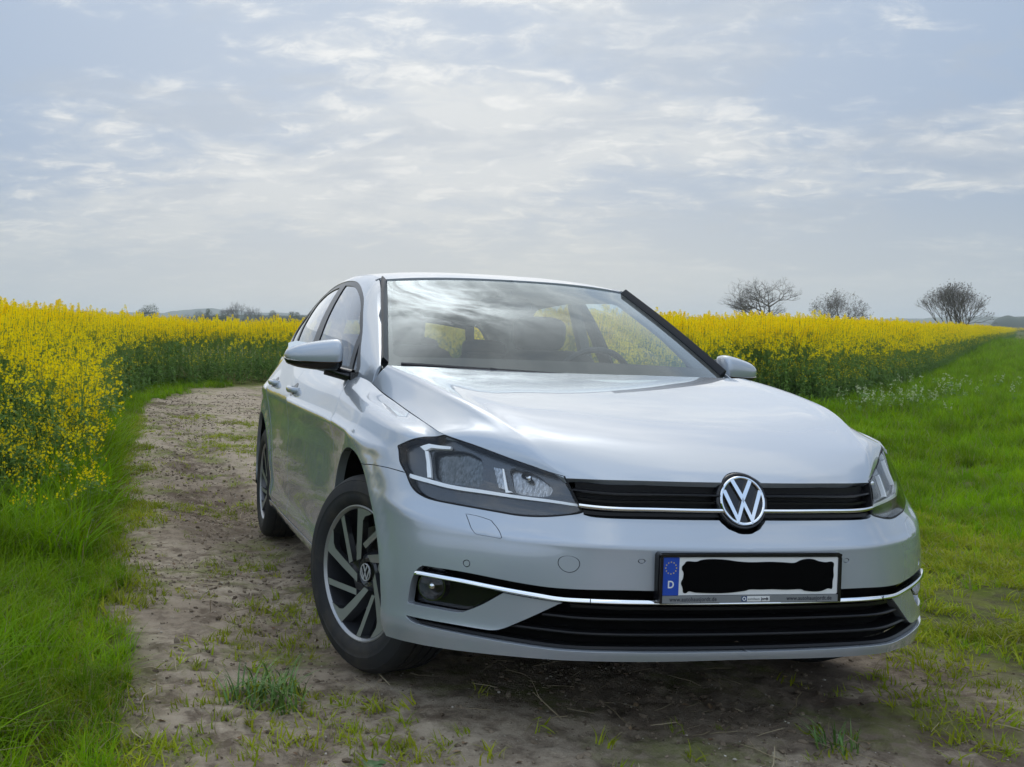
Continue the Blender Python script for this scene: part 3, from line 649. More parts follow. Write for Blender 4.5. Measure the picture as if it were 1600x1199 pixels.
for s in (1, -1):
    build('fender', [piece(WRAP, f_o, side=s, th=.03)], M['paint'], car)
    for P, hy in ((d1, 2.36), (d2, 3.12)):
        d = build('door', [piece(WRAP, P, side=s, th=.02)], M['paint'], car)
        p = WRAP.ev(yz((hy, .872+(hy-2.3)*.028)))[0]; b = MB(); V = []
        # bow shaped handle
        n = 14
        for i in range(n+1):
            t = i/n; y = (t-.5)*.205; w = math.sin(math.pi*min(1, max(0, t)))**.35; o = .034*w-.004; hh = .0125+.003*math.sin(math.pi*t)
            for a in range(10): q = 2*math.pi*a/10; V.append(((p[0]+o+.009*math.cos(q))*s, p[1]+y, p[2]+y*.03+hh*math.sin(q)))
        F = [(i*10+a, i*10+(a+1) % 10, (i+1)*10+(a+1) % 10, (i+1)*10+a) for i in range(n) for a in range(10)]+[tuple(range(10)), tuple(range(n*10, n*10+10))]
        b.add(V, F); b.obj('door_handle', M['paint'], d, ang=60)
        dark_oval = circ(p[0], p[1]+.01, p[2]-.002, .036, 20); dark_oval = (dark_oval-dark_oval.mean(0))*[1.5, .75]+dark_oval.mean(0)
        build('handle_shade_patch', [piece(WRAP, dark_oval, side=s, off=.0012, th=0, gap=0)], M['gloss'], d)  # flat black patch on the skin, painted shade of the hollow behind the handle
    build('quarter_panel', [piece(WRAP, q_o, side=s, th=.02)], M['paint'], car)
    build('sill', [piece(WRAP, sill, side=s, th=.02)], M['paint'], car)
    # rear lamps, bumper, tailgate halves
vb = lambda z: WRAP.locate(np.array([(.3, 4.25, z)]), (0, 1, 2))[0][1]
rb = np.array([[uq, .0], [WU, .0], [WU, vb(.60)], [uq, vb(.60)]]); tl = np.array([[uq, vb(.62)+.02], [uq+.26, vb(.64)+.02], [uq+.26, WV-.05], [uq, WV-.02]]); tg_ = np.array([[uq+.27, vb(.61)], [WU, vb(.61)], [WU, WV], [uq+.2, WV], [uq+.27, WV-.05]])
build('rear_bumper', [piece(WRAP, rb, side=s, th=.02, h=.05) for s in (1, -1)], M['paint'], car)
tailg = build('tailgate', [piece(WRAP, tg_, side=s, th=.02, h=.05) for s in (1, -1)], M['paint'], car)
for s in (1, -1): build('tail_light', [piece(WRAP, tl, side=s, th=.02, h=.04)], M['red'], car)
# dark inner body behind the shut lines
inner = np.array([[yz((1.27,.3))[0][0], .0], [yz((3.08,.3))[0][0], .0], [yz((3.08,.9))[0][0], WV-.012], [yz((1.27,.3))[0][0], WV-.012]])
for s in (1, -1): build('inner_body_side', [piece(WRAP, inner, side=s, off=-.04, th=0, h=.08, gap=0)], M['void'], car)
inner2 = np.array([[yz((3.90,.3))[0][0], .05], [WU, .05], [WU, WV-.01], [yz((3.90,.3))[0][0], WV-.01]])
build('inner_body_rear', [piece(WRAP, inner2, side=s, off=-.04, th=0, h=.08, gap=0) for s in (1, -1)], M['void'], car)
# ---- greenhouse
GU, GV = GREEN.u[-1], GREEN.v[-1]
def gyz(*p): return GREEN.locate(np.array([(.7, a, b) for a, b in p], float), (1, 2))
DLO = np.concatenate([crom(GREEN.locate(np.array([(.760,1.435,.958),(.746,1.455,1.0),(.710,1.611,1.124),(.671,1.792,1.240),(.640,1.975,1.323),(.613,2.224,1.384),(.600,2.521,1.408),(.598,2.787,1.410),(.603,3.010,1.392),(.617,3.25,1.350),(.65,3.47,1.275),(.69,3.58,1.19)])), 4),
                      crom(gyz((3.585,1.16),(3.52,1.09),(3.42,1.047)), 3), crom(gyz((3.38,1.038),(3.0,1.018),(2.5,.996),(2.0,.977),(1.7,.963),(1.47,.951)), 3)])
panes = [gyz((1.485,.972),(1.585,1.085),(1.552,.978)),
         np.concatenate([gyz((1.60,.985),(1.645,1.115)), crom(gyz((1.66,1.135),(1.82,1.232),(2.0,1.308),(2.22,1.362),(2.47,1.388)), 3), gyz((2.41,1.15),(2.385,1.008))]),
         np.concatenate([gyz((2.53,1.015),(2.565,1.2)), crom(gyz((2.60,1.388),(2.86,1.385),(3.05,1.366),(3.17,1.335)), 3), gyz((3.19,1.2),(3.13,1.045))]),
         np.concatenate([gyz((3.21,1.055),(3.26,1.2),(3.25,1.315)), crom(gyz((3.42,1.262),(3.53,1.18),(3.47,1.10)), 3), gyz((3.40,1.062))])]
gh_o = np.array([[0, 0], [GU, 0], [GU, GV], [0, GV]])
for s in (1, -1):
    build('side_frame', [piece(GREEN, gh_o, [DLO], s, th=.012, gap=.0005)], M['paint'], car)
    tr = build('window_trim', [piece(GREEN, DLO, panes, s, off=-.003, th=.012, gap=0)], M['trim'], car)
    for kp, P in enumerate(panes): build('side_window', [piece(GREEN, P, side=s, off=-.007, th=0, gap=-.003)], M['glass'] if kp < 2 else M['priv'], car)
SU, SV = SCREEN.u[-1], SCREEN.v[-1]
sc_o = np.array([[0, 0], [SU, 0], [SU, SV], [0, SV]])
ws = build('windscreen', [piece(SCREEN, sc_o, side=s, off=-.004, th=0, gap=0) for s in (1, -1)], M['screen'], car)
fr_in = np.array([[0, .088], [SU-.065, .088], [SU-.042, .11], [SU-.034, SV-.045], [SU-.05, SV-.032], [SU-.3, SV-.028], [0, SV-.028]])
ring = np.concatenate([[[0, 0], [SU, 0], [SU, SV], [0, SV]], fr_in[::-1]])
build('glass_border', [piece(SCREEN, ring, side=s, off=-.0065, th=0, gap=0) for s in (1, -1)], mat('ceramic_border', (.008, .008, .009), .5, spec=.2), ws)
b = MB()
for s in (1, -1):
    t = np.linspace(.05, 1, 24); uv = np.stack([np.full(24, SU), t*SV], 1); P = SCREEN.ev(uv); Nn = SCREEN.nrm(uv); In = SCREEN.ev(uv-[.03, 0])-P; In /= np.linalg.norm(In, axis=1, keepdims=True)
    V = []
    for p, n, i_ in zip(P, Nn, In):
        for a, c in ((.026, -.003), (.023, .003), (.009, .021), (.003, .018), (-.004, -.012), (.018, -.012)): V.append((p+i_*a+n*c)*[s, 1, 1])
    F = [(i*6+a, i*6+(a+1) % 6, (i+1)*6+(a+1) % 6, (i+1)*6+a) for i in range(23) for a in range(6)]; F += [(0,1,2,3,4,5), tuple(range(138, 144))]
    b = MB(); b.add(V, F); b.obj('windscreen_moulding', M['trim'], ws, ang=50)
b = MB(); b.box((-.012, 0, -.006), (.012, .01, .006)); 
RU, RV = ROOF.u[-1], ROOF.v[-1]
build('roof', [piece(ROOF, np.array([[0, 0], [RU, 0], [RU, RV], [0, RV]]), side=s, th=.015, sym=True, gap=.001, h=.03) for s in (1, -1)], M['paint'], car)
build('roof_lining', [piece(ROOF, np.array([[0, .01], [RU-.01, .01], [RU-.01, RV-.05], [0, RV-.05]]), side=s, off=-.035, th=0, gap=0, h=.08) for s in (1, -1)], M['headl'], car)
build('rear_window', [piece(REAR, np.array([[0, .02], [REAR.u[-1]-.03, .02], [REAR.u[-1]-.03, REAR.v[-1]-.02], [0, REAR.v[-1]-.02]]), side=s, off=0, th=0, gap=0, h=.05) for s in (1, -1)], M['priv'], car)
build('rear_window_frame', [piece(REAR, np.array([[0, 0], [REAR.u[-1], 0], [REAR.u[-1], REAR.v[-1]], [0, REAR.v[-1]], [0, REAR.v[-1]-.04], [REAR.u[-1]-.06, REAR.v[-1]-.04], [REAR.u[-1]-.06, .04], [0, .04]]), side=s, off=-.002, th=.01, gap=0, h=.05) for s in (1, -1)], M['gloss'], car)
# A-pillar lining seen through the glass
for s in (1, -1):
    e0, e1 = Vector((.69*s, 1.33, .985)), Vector((.555*s, 1.92, 1.345))
    for pts, rr_ in (([e0, (e0+e1)/2+Vector((0, -.012, .012)), e1], [.035, .03, .03]), ([(.70*s, 2.50, .95), (.60*s, 2.52, 1.36)], .035), ([(.57*s, 1.92, 1.35), (.565*s, 2.5, 1.385), (.55*s, 3.2, 1.37), (.52*s, 3.7, 1.30)], .03)):
        b = MB(); b.tube(pts, rr_, 8); b.obj('pillar_lining', M['headl'], car)
# ---- cowl and wipers
b = MB(); cw = [(x, 1.085+.165*(abs(x)/.71)**2.2, .975+.002*(1-abs(x)/.71)) for x in np.linspace(-.71, .71, 25)]
V = [];
for x, y, z in cw: V += [(x, y-.02, z-.03), (x, y+.02, z-.010), (x, y+.10, z-.006), (x, y+.10, z-.05)]
b.add(V, [(i*4+a, i*4+a+1, i*4+a+5, i*4+a+4) for i in range(24) for a in range(3)]); b.obj('cowl_panel', M['matt'], car)
for x0, x1 in ((-.64, -.02), (.02, .60)):
    b = MB(); pts = []
    for t in np.linspace(0, 1, 9):
        x = x0+(x1-x0)*t; pts.append(Vector((x, 1.075+.165*(abs(x)/.71)**2.2+.03, .998-.020*t if x0 < -.1 else .975)))
    b.tube(pts, [.008]*9, 6); b.tube([pts[4]+Vector((0, 0, .004)), Vector(((x0+x1)/2+.18, 1.10, .965))], .007, 6); b.obj('wiper', M['matt'], car)
# ---- mirrors
for s in (1, -1):
    mr = empty('door_mirror'); mr.parent = car
    def shell_(z0, z1, m, name, y0=0, grow=0):
        V = []; nx, na = 22, 28
        for i in range(nx+1):
            t = i/nx; x = .818+t*.212
            hh = (.060-.030*t**1.6)*(1-max(0, t-.70)**2*8)**.5 if t < .999 else .004; hh = max(hh, .004); e = min(1, (t/.10))**.35; hh *= (.72+.28*e)
            dp = (.066-.020*t)*(1-max(0, t-.72)**2*10)**.5 if t < .999 else .005; dp = max(dp, .005)*(.72+.28*e)
            zc = 1.033-.012*t+(-.008 if name != 'mirror_cap' else 0); yc = 1.50+.075*t**1.3
            for a in range(na):
                q = 2*math.pi*a/na; cy, cz = math.cos(q), math.sin(q); cy = math.copysign(abs(cy)**.72, cy); cz = math.copysign(abs(cz)**.72, cz)
                z = zc+hh*cz; y = yc+dp*cy
                if cy > .4: y = yc+dp*.4**.72+.004*0
                z = min(max(z, zc+z0*hh), zc+z1*hh)
                V.append(((x-grow*.0)*s, y, z))
        F = [(i*na+a, i*na+(a+1) % na, (i+1)*na+(a+1) % na, (i+1)*na+a) for i in range(nx) for a in range(na)]+[tuple(range(na)), tuple(range(nx*na, nx*na+na))]
        bb = MB(); bb.add(V, F); return bb.obj(name, m, mr, ang=50)
    shell_(-.55, 1.2, M['paint'], 'mirror_cap'); lowr = shell_(-1.25, -.44, M['gloss'], 'mirror_housing'); shell_(-.52, -.40, M['orange'], 'mirror_indicator')
    b = MB(); b.tube([(.87*s, 1.53, .975), (.82*s, 1.515, .960), (.775*s, 1.475, .948)], [.026, .024, .026], 10); b.box((min(.755*s, .79*s), 1.43, .932), (max(.755*s, .79*s), 1.56, .962)); b.obj('mirror_arm', M['gloss'], mr, ang=50)
    b = MB(); b.prism([(-.09, -.045), (.09, -.035), (.09, .03), (-.06, .05), (-.09, .04)], 1.575, 1.578, Matrix.Translation((.925*s, 0, 1.03))); b.obj('mirror_glass', M['chrome'], mr)
# ---- badge
def stroke(pts, w):
    """polyline -> polygon strip of width w (mitred)"""
    P = [Vector((*p, 0)) for p in pts]; Lf, Rt = [], []
    for i, p in enumerate(P):
        d0 = (P[i]-P[i-1]).normalized() if i else (P[1]-P[0]).normalized(); d1_ = (P[i+1]-P[i]).normalized() if i < len(P)-1 else d0
        n0, n1 = Vector((-d0.y, d0.x, 0)), Vector((-d1_.y, d1_.x, 0)); mm = (n0+n1).normalized(); k = w/2/max(.45, mm.dot(n0)); Lf.append(p+mm*k); Rt.append(p-mm*k)
    return [(v.x, v.y) for v in Lf+Rt[::-1]]
def emblem(Mx, r, mring, mback, par, name, thick=.005):
    """round emblem in the local xz plane facing -y, letters V over W inside a ring"""
    k = r/.0665; b = MB(); rot = Matrix.Rotation(-math.pi/2, 4, 'Z')
    b.lathe([(.0, -.004), (r*1.0, -.004), (r*1.0, .0), (.0, .0005)], 48, Mx@rot); bk = b.obj(name+'_disc', mback, par)
    b = MB(); b.lathe([(r*.875, .0), (r*.885, thick*.8), (r*.92, thick), (r*.97, thick), (r, thick*.6), (r, -.002)], 64, Mx@rot)
    for pts in (((-.0265*k, .0535*k), (0, .0045*k), (.0265*k, .0535*k)), ((-.0535*k, .0265*k), (-.0205*k, -.0515*k), (0, -.003*k), (.0205*k, -.0515*k), (.0535*k, .0265*k))):
        b.prism(stroke(pts, .0112*k), -thick, .0, Mx)
    b.obj(name, mring, par, ang=30); return bk
bm_ = Matrix.Translation((0, .050, .6570))@Matrix.Rotation(R(-13), 4, 'X')
badge = empty('front_badge'); badge.parent = car
b = MB(); b.lathe([(.0, -.03), (.0755, -.03), (.0755, .0), (.0745, .005), (.072, .0075), (.068, .007), (.066, .004), (0, .004)], 64, bm_@Matrix.Rotation(-math.pi/2, 4, 'Z')); b.obj('badge_surround', M['gloss'], badge)
emblem(bm_@Matrix.Translation((0, -.005, 0)), .0655, M['chrome'], M['gloss'], badge, 'emblem', .007)
# ---- number plate
pl = empty('number_plate', (0, -.004, .466), (R(2), 0, 0)); pl.parent = car
def rrect(x0, z0, x1, z1, r, n=5):
    P = []
    for cx, cz, a in ((x1-r, z1-r, 0), (x0+r, z1-r, 90), (x0+r, z0+r, 180), (x1-r, z0+r, 270)):
        for i in range(n+1): t = R(a+90*i/n); P.append((cx+r*math.cos(t), cz+r*math.sin(t)))
    return P
def flat(name, P, y0, y1, m, par=None): b = MB(); b.prism(P, y0, y1); return b.obj(name, m, par or pl, ang=30)
flat('plate_frame', rrect(-.264, -.066, .264, .0645, .010), 0, .02, M['gloss'])
b = MB()
for x0, z0, x1, z1 in ((-.262, .0545, .262, .0625), (-.262, -.064, -.2535, .0545), (.2535, -.064, .262, .0545)): b.prism(rrect(x0, z0, x1, z1, .003, 2), -.006, .001)
b.obj('frame_edge', M['gloss'], pl)
flat('plate', rrect(-.2525, -.0435, .2525, .0535, .004), -.0025, .0005, M['white'])
flat('plate_band', rrect(-.2525, -.0435, -.2075, .0535, .003), -.0032, -.002, M['blue'])
flat('frame_sign', rrect(-.2545, -.0632, .2535, -.0446, .002), -.005, .0005, M['grey'])
b = MB()
for i in range(12):
    a = 2*math.pi*i/12; cx, cz = -.2305+.0150*math.cos(a), .0265+.0150*math.sin(a)
    b.prism([(cx+(.0024 if k % 2 == 0 else .001)*math.sin(k*math.pi/5), cz+(.0024 if k % 2 == 0 else .001)*math.cos(k*math.pi/5)) for k in range(10)], -.0036, -.0031)
b.obj('star_ring', M['yellow'], pl)
def text(s_, size, x, z, y, m, name, sx=1.0, bold=0, align='CENTER'):
    cu = bpy.data.curves.new(name, 'FONT'); cu.body = s_; cu.size = size; cu.align_x = align; cu.align_y = 'CENTER'; cu.extrude = .0002; cu.offset = bold; cu.space_character = 1.08
    o = bpy.data.objects.new(name, cu); COL.objects.link(o); bpy.context.view_layer.update()
    me = bpy.data.meshes.new_from_object(o.evaluated_get(bpy.context.evaluated_depsgraph_get())); bpy.data.objects.remove(o)
    me.transform(Matrix.Translation((x, y, z))@Matrix.Rotation(math.pi/2, 4, 'X')@Matrix.Diagonal((sx, 1, 1, 1))); me.materials.clear(); me.materials.append(m)
    return link(name, me, pl)
text('D', .026, -.2300, -.0165, -.0036, M['white'], 'country_letter', .95, .0006)
text('www.autohausjordt.de', .0155, -.1665, -.0538, -.0053, M['ink'], 'web_address', .86, .00015); text('www.autohausjordt.de', .0155, .1685, -.0538, -.0053, M['ink'], 'web_address', .86, .00015)
flat('dealer_logo', rrect(-.029, -.0605, -.0135, -.0470, .001), -.0056, -.004, M['logo']); flat('dealer_sign', rrect(-.0135, -.0605, .052, -.0470, .001), -.0056, -.004, M['white'])
text('autohaus', .0105, .0055, -.0540, -.0059, M['grey'], 'dealer_name', .85, .0001); text('jordt', .0115, .0375, -.0540, -.0059, M['ink'], 'dealer_name', .85, .0004)
b = MB(); b.lathe([(.003, 0), (.0042, .0004), (.0054, 0)], 20, Matrix.Translation((-.0215, -.0057, -.0535))@Matrix.Rotation(-math.pi/2, 4, 'Z')); b.obj('logo_ring', M['white'], pl)
blob_t = [(-.200, .030), (-.193, .037), (-.186, .0435), (-.160, .0425), (-.145, .0470), (-.115, .0490), (-.075, .0470), (-.04, .0425), (0, .0405), (.05, .0415), (.09, .0400), (.122, .0385), (.140, .0455), (.160, .0490), (.178, .0478), (.196, .0425), (.215, .040), (.232, .0415), (.2395, .036), (.2385, .022), (.2400, .004), (.2375, -.010), (.2365, -.0295), (.224, -.029), (.205, -.0355), (.182, -.0370), (.155, -.0345), (.142, -.0305), (.10, -.0315), (.06, -.0300), (.03, -.0305), (-.005, -.0300), (-.02, -.0335), (-.07, -.0385), (-.12, -.0385), (-.16, -.0365), (-.178, -.0330), (-.186, -.0375), (-.194, -.036), (-.1965, -.024), (-.201, -.012), (-.196, .0), (-.195, .014), (-.200, .022)]
flat('plate_cover', [tuple(p) for p in crom(np.array(blob_t), 4)], -.0040, -.0024, M['cover'])
# ---- wheels
def wheel(x, y, steer):
    s = 1 if x > 0 else -1
    w = empty('wheel', (x, y, .316), (0, 0, steer)); w.parent = car
    S_ = Matrix.Diagonal((s, 1, 1, 1))
    g = .3085
    prof = [(.205, -.085), (.218, -.098), (.250, -.106), (.285, -.101), (.305, -.088), (.3135, -.072)]
    for a in (-.052, -.018, .018, .052): prof += [(.3155, a-.0045), (g, a-.0035), (g, a+.0035), (.3155, a+.0045)]
    prof += [(.3135, .072), (.305, .088), (.297, .0955), (.2955, .0950), (.285, .101), (.262, .1065), (.2600, .1052), (.250, .106), (.236, .104), (.226, .098), (.219, .092), (.213, .084)]
    b = MB(); b.lathe(prof, 72, S_); b.obj('tyre', M['rubber'], w, ang=38)
    rim = MB(); rim.lathe([(.2155, .084), (.2185, .089), (.2170, .0925), (.2130, .0935), (.2030, .0815)], 96, S_)
    # swept spokes, plan coordinates (forward, up) seen from outside
    wide = [(-.052, .026), (-.047, .110), (-.036, .2035), (-.010, .2062), (.020, .2055), (.046, .2005), (.028, .192), (.004, .183), (-.009, .168), (-.017, .12), (-.029, .038)]
    slim = [(-.090, .014), (-.1285, .161), (-.1205, .1665), (-.110, .1745), (-.103, .140), (-.073, .024)]
    Vf, Ff = MB(), MB()
    def spoke(P, rot, a_in, a_out, dep):
        Q = []
        for px_, pz in P: c, sn = math.cos(rot), math.sin(rot); Q.append((px_*c+pz*sn, -px_*sn+pz*c))
        n = len(Q); ax = lambda q: a_in+(a_out-a_in)*((math.hypot(*q)-.04)/.165)
        top = [(ax(q)*s, -q[0], q[1]) for q in Q]; c0 = np.mean(Q, 0)
        low_ = [((ax(q)-dep)*s, -(q[0]+(q[0]-c0[0])*.10-.010*math.cos(rot)), q[1]+(q[1]-c0[1])*.0+.010*math.sin(rot)) for q in Q]
        tr = geometry.tessellate_polygon([[Vector((p[0], p[1], 0)) for p in Q]])
        Vf.add(top, [tuple(t) for t in tr]); Ff.add(top+low_, [(i, (i+1) % n, n+(i+1) % n, n+i) for i in range(n)])
    for k in range(5):
        spoke(wide, R(72*k+3), .066, .087, .030); spoke(slim, R(72*k), .064, .085, .026)
    rim.add(Vf.v, Vf.f); ro = rim.obj('rim', M['alloy'], w, ang=20)
    Ff.lathe([(.2032, .0860), (.200, .078), (.198, .03), (.192, -.08)], 72, S_)
    Ff.lathe([(.033, .055), (.046, .060), (.056, .056), (.062, .045), (.066, .02)], 40, S_)
    for k in range(5):
        t = R(72*k+36); Ff.lathe([(.0, .050), (.008, .050), (.0095, .060), (.0115, .060), (.0115, .04)], 12, S_@Matrix.Translation((0, -.047*math.sin(t), .047*math.cos(t))))
    Ff.obj('rim_inner', M['alloyd'], w, ang=30)
    e = Matrix.Translation((.0655*s, 0, 0))@Matrix.Rotation(R(90)*s, 4, 'Z'); emblem(e, .0285, M['cap'], M['black'], w, 'hub_cap', .0025)
    b = MB(); b.lathe([(.05, .020), (.145, .020), (.145, -.004), (.05, -.004)], 48, S_); b.lathe([(0, .03), (.07, .028), (.075, .02), (.075, -.06), (.0, -.06)], 32, S_); b.obj('brake_disc', M['steel'], w)
    b = MB(); b.box((-.02*s if s > 0 else -.035, -.15, -.06), (.035 if s > 0 else .02, -.09, .07)); b.obj('brake_caliper', M['alloyd'], w)
    b = MB(); b.lathe([(.0, -.05), (.19, -.05)], 48, S_); b.obj('wheel_back', M['void'], w)
    return w
ST = R(-21.5)
wheel(-.775, .870, -ST); wheel(.775, .870, -ST); wheel(-.765, 3.49, 0); wheel(.765, 3.49, 0)
for s in (1, -1):
    for cy in (.86, 3.49):
        b = MB(); V = []; n = 24
        for i in range(n+1):
            t = R(-100+200*i/n); V += [(.865*s, cy-.392*math.sin(t), .33+.392*math.cos(t)), (.50*s, cy-.392*math.sin(t), .33+.392*math.cos(t))]
        b.add(V, [(2*i, 2*i+1, 2*i+3, 2*i+2) for i in range(n)]); b.box((min(.5*s, .52*s), cy-.38, .22), (max(.5*s, .52*s), cy+.38, .70)); b.obj('wheel_arch_liner', M['void'], car, ang=0)
# ---- floor pan
b = MB(); b.box((-.49, .42, .28), (.49, .50, .60)); b.box((-.50, .35, .215), (.50, 4.05, .26)); b.box((-.82, 1.27, .20), (.82, 3.08, .25)); b.box((-.62, .70, .3), (.62, 1.22, .86)); b.obj('underbody', M['void'], car, ang=0)
# ---- interior
b = MB(); V = []
for x in np.linspace(-.72, .72, 19):
    k = abs(x)/.72
    for y, z in ((1.12+.14*k*k, .955), (1.30, .968), (1.48, .965+.012*(x > .1)*(x < .62)), (1.60, .95+.03*(x > .15)*(x < .6)), (1.66, .90), (1.64, .55)): V.append((x, y, z))
b.add(V, [(i*6+a, i*6+a+1, i*6+a+7, i*6+a+6) for i in range(18) for a in range(5)]); b.obj('dashboard', M['dash'], car)
b = MB(); cx, cy_, cz = .37, 1.80, .93; tl_ = R(24); pts = []
for i in range(33): t = 2*math.pi*i/32; pts.append((cx+.185*math.cos(t), cy_-.185*math.sin(t)*math.sin(tl_)*-1*-1, cz+.185*math.sin(t)*math.cos(tl_)))
b.tube(pts, .014, 8, False); b.tube([(cx-.18, cy_, cz), (cx+.18, cy_, cz)], .016, 6); b.tube([(cx, cy_-.01, cz), (cx, cy_+.06, cz-.17)], .018, 6); b.tube([(cx, cy_, cz), (cx, cy_-.25, cz-.1)], .04, 8); b.obj('steering_wheel', M['dash'], car)
def cushion(bb, x, y, z, w, d, h, tilt=0, e=.35):
    V = []; F = []; nu, nv = 16, 10; Mx = Matrix.Translation((x, y, z))@Matrix.Rotation(tilt, 4, 'X')
    for j in range(nv+1):
        ph = -math.pi/2+math.pi*j/nv
        for i in range(nu):
            th_ = 2*math.pi*i/nu; f = lambda v, k_: math.copysign(abs(v)**k_, v); V.append(tuple(Mx@Vector((w/2*f(math.cos(ph), e)*f(math.cos(th_), e), d/2*f(math.cos(ph), e)*f(math.sin(th_), e), h/2*f(math.sin(ph), e)))))
    for j in range(nv):
        for i in range(nu): a, c = j*nu+i, j*nu+(i+1) % nu; F.append((a, c, c+nu, a+nu))
    bb.add(V, F)
for x, y, w, sc_ in ((-.365, 2.28, .50, 1), (.365, 2.28, .50, 1), (-.42, 3.28, .44, 0), (.42, 3.28, .44, 0), (0, 3.28, .38, 0)):
    seat = MB(); cushion(seat, x, y-.25, .52, w, .50, .16); cushion(seat, x, y+.03, .80, w, .13, .62, R(14)); so_ = seat.obj('seat', M['fabric'], car, ang=60)
    b = MB(); zt = 1.19 if sc_ else 1.12; cushion(b, x, y+.12, zt, .27, .10, .17 if sc_ else .13, R(10), .5)
    for q in (-.05, .05): b.tube([(x+q, y+.10, zt-.18), (x+q, y+.12, zt-.05)], .007, 6)
    b.obj('headrest', M['fabric'], so_, ang=60)
b = MB(); cushion(b, 0, 1.90, 1.285, .25, .03, .065, R(-15), .5); b.box((-.03, 1.90, 1.30), (.03, 1.94, 1.36)); b.obj('interior_mirror', M['black'], car)
b = MB()
for k in (0, .022): b.box((-.555+k, 0, 0), (-.548+k, .0005, .010), Matrix.Translation((0, 1.868, 1.322)))
b.obj('windscreen_sticker', M['white'], car)
# ------------------------------------------------------------------ terrain
def sat(v, a, b, w=.8):
    v = np.asarray(v, float); sp = lambda t: np.log1p(np.exp(-np.abs(t)/w))*w+np.maximum(t, 0)
    return a+sp(v-a)-sp(v-b)
def vnoise(x, y, seed=0):
    """smooth value noise in [-1, 1]"""
    xi, yi = np.floor(x).astype(np.int64), np.floor(y).astype(np.int64); fx, fy = x-xi, y-yi; fx = fx*fx*(3-2*fx); fy = fy*fy*(3-2*fy)
    def h(i, j):
        n = (i*374761393+j*668265263+seed*1442695041) & 0x7fffffff; n = ((n ^ (n >> 13))*1274126177) & 0x7fffffff; return ((n ^ (n >> 16)) & 0xffff)/32767.5-1
    return (h(xi, yi)*(1-fx)+h(xi+1, yi)*fx)*(1-fy)+(h(xi, yi+1)*(1-fx)+h(xi+1, yi+1)*fx)*fy
def fbm(x, y, sc, o=4, seed=0): return sum(vnoise(x*sc*2**i+17*i, y*sc*2**i-9*i, seed+i)*.5**i for i in range(o))
def smooth(a, b, v): t = np.clip((v-a)/(b-a), 0, 1); return t*t*(3-2*t)
def base_z(x, y): return -.0401*sat(x, -2.5, 1.9)-.0385*sat(y, -3, 4.8)
# the track: centre line (x of its middle) and half width as functions of y, bending right behind the car
TY = [-6, 0, 3, 6, 9, 12, 14.5, 16.5, 18, 19.5]; TL = [-1.55, -1.50, -1.68, -1.70, -1.72, -1.66, -1.40, -.95, -.30, .9]; TR = [1.1, 1.25, 1.9, 2.2, 2.2, 2.3, 2.6, 3.2, 4.5, 7]
def track_mask(x, y):
    l = np.interp(y, TY, TL)+.10*vnoise(y*1.7, y*0+3, 5)+.05*vnoise(y*5, x*0, 6); r = np.interp(y, TY, TR)+.18*vnoise(y*1.3, y*0, 8)
    m = smooth(-.10, .12, x-l)*smooth(-.25, .25, r-x)
    q = np.hypot(np.maximum(x-1.0, 0)*.35, y-21.0)                                    # the bend runs off to the right
    far = smooth(16.5, 18, y)*smooth(21.3, 20.6, y+.12*np.maximum(x-3, 0))*smooth(-.6, .2, x-np.interp(y, [16, 18, 19.5, 20.8], [-1, -.35, .8, 2.2])) 
    return np.maximum(m*smooth(19.5, 18.5, y), far)
def ground_z(x, y):
    m = track_mask(x, y); z = base_z(x, y)
    rut = np.exp(-((x+1.02+.06*vnoise(y*.6, y*0, 21))/.22)**2)+np.exp(-((x-.72+.06*vnoise(y*.6, y*0+9, 22))/.24)**2)
    churn = np.exp(-((x+1.05)/.42)**4)*smooth(3, 7, y)*smooth(18, 15, y)
    under = smooth(.45, .15, np.minimum(np.minimum(np.hypot(x+.84, (y-.87)*.8), np.hypot(x-.84, (y-.87)*.8)), np.minimum(np.hypot(x+.84, (y-3.49)*.8), np.hypot(x-.84, (y-3.49)*.8))))
    d = -.040*rut*m*(.6+.4*smooth(1.5, 5, y))+(.016*fbm(x, y, 1.4, 3, 31)+.010*fbm(x, y, 6, 3, 41)*(1-.4*m)+(.010*np.abs(fbm(x, y, 15, 3, 51))+.006*fbm(x, y, 30, 2, 57))*m*(.5+.7*smooth(0, .5, fbm(x, y, .9, 2, 77)+rut*.6)))*(1-.9*under)
    return z+(d+.022*churn*np.abs(fbm(x, y, 4.5, 3, 53))+.012*churn*fbm(x*.4, y*2.2, 5, 2, 59))*np.where(np.hypot(x, y) < 40, 1, .0)+(1-m)*.02*smooth(0, 30, y)
def axis(lo, hi, fine_lo, fine_hi, st, far_ratio=1.18):
    a = list(np.arange(fine_lo, fine_hi+1e-6, st)); s_ = st
    while a[-1] < hi: s_ *= far_ratio; a.append(a[-1]+s_)
    s_ = st; b = [a[0]]
    while b[-1] > lo: s_ *= far_ratio; b.append(b[-1]-s_)
    return np.array(b[:0:-1]+a)
gx, gy = axis(-2400, 2400, -2.6, 3.4, .022), axis(-60, 2600, -1.2, 7.5, .022)
gy = np.concatenate([gy[gy <= 7.5], np.arange(7.54, 21.5, .04), gy[gy > 21.6]])
X, Y = np.meshgrid(gx, gy); Z = ground_z(X, Y); nx, ny = len(gx), len(gy)
me = bpy.data.meshes.new('ground'); me.vertices.add(nx*ny); me.vertices.foreach_set('co', np.stack([X, Y, Z], -1).reshape(-1).astype(np.float32))
i = np.arange(ny-1)[:, None]*nx+np.arange(nx-1)[None]; q = np.stack([i, i+1, i+nx+1, i+nx], -1).reshape(-1)
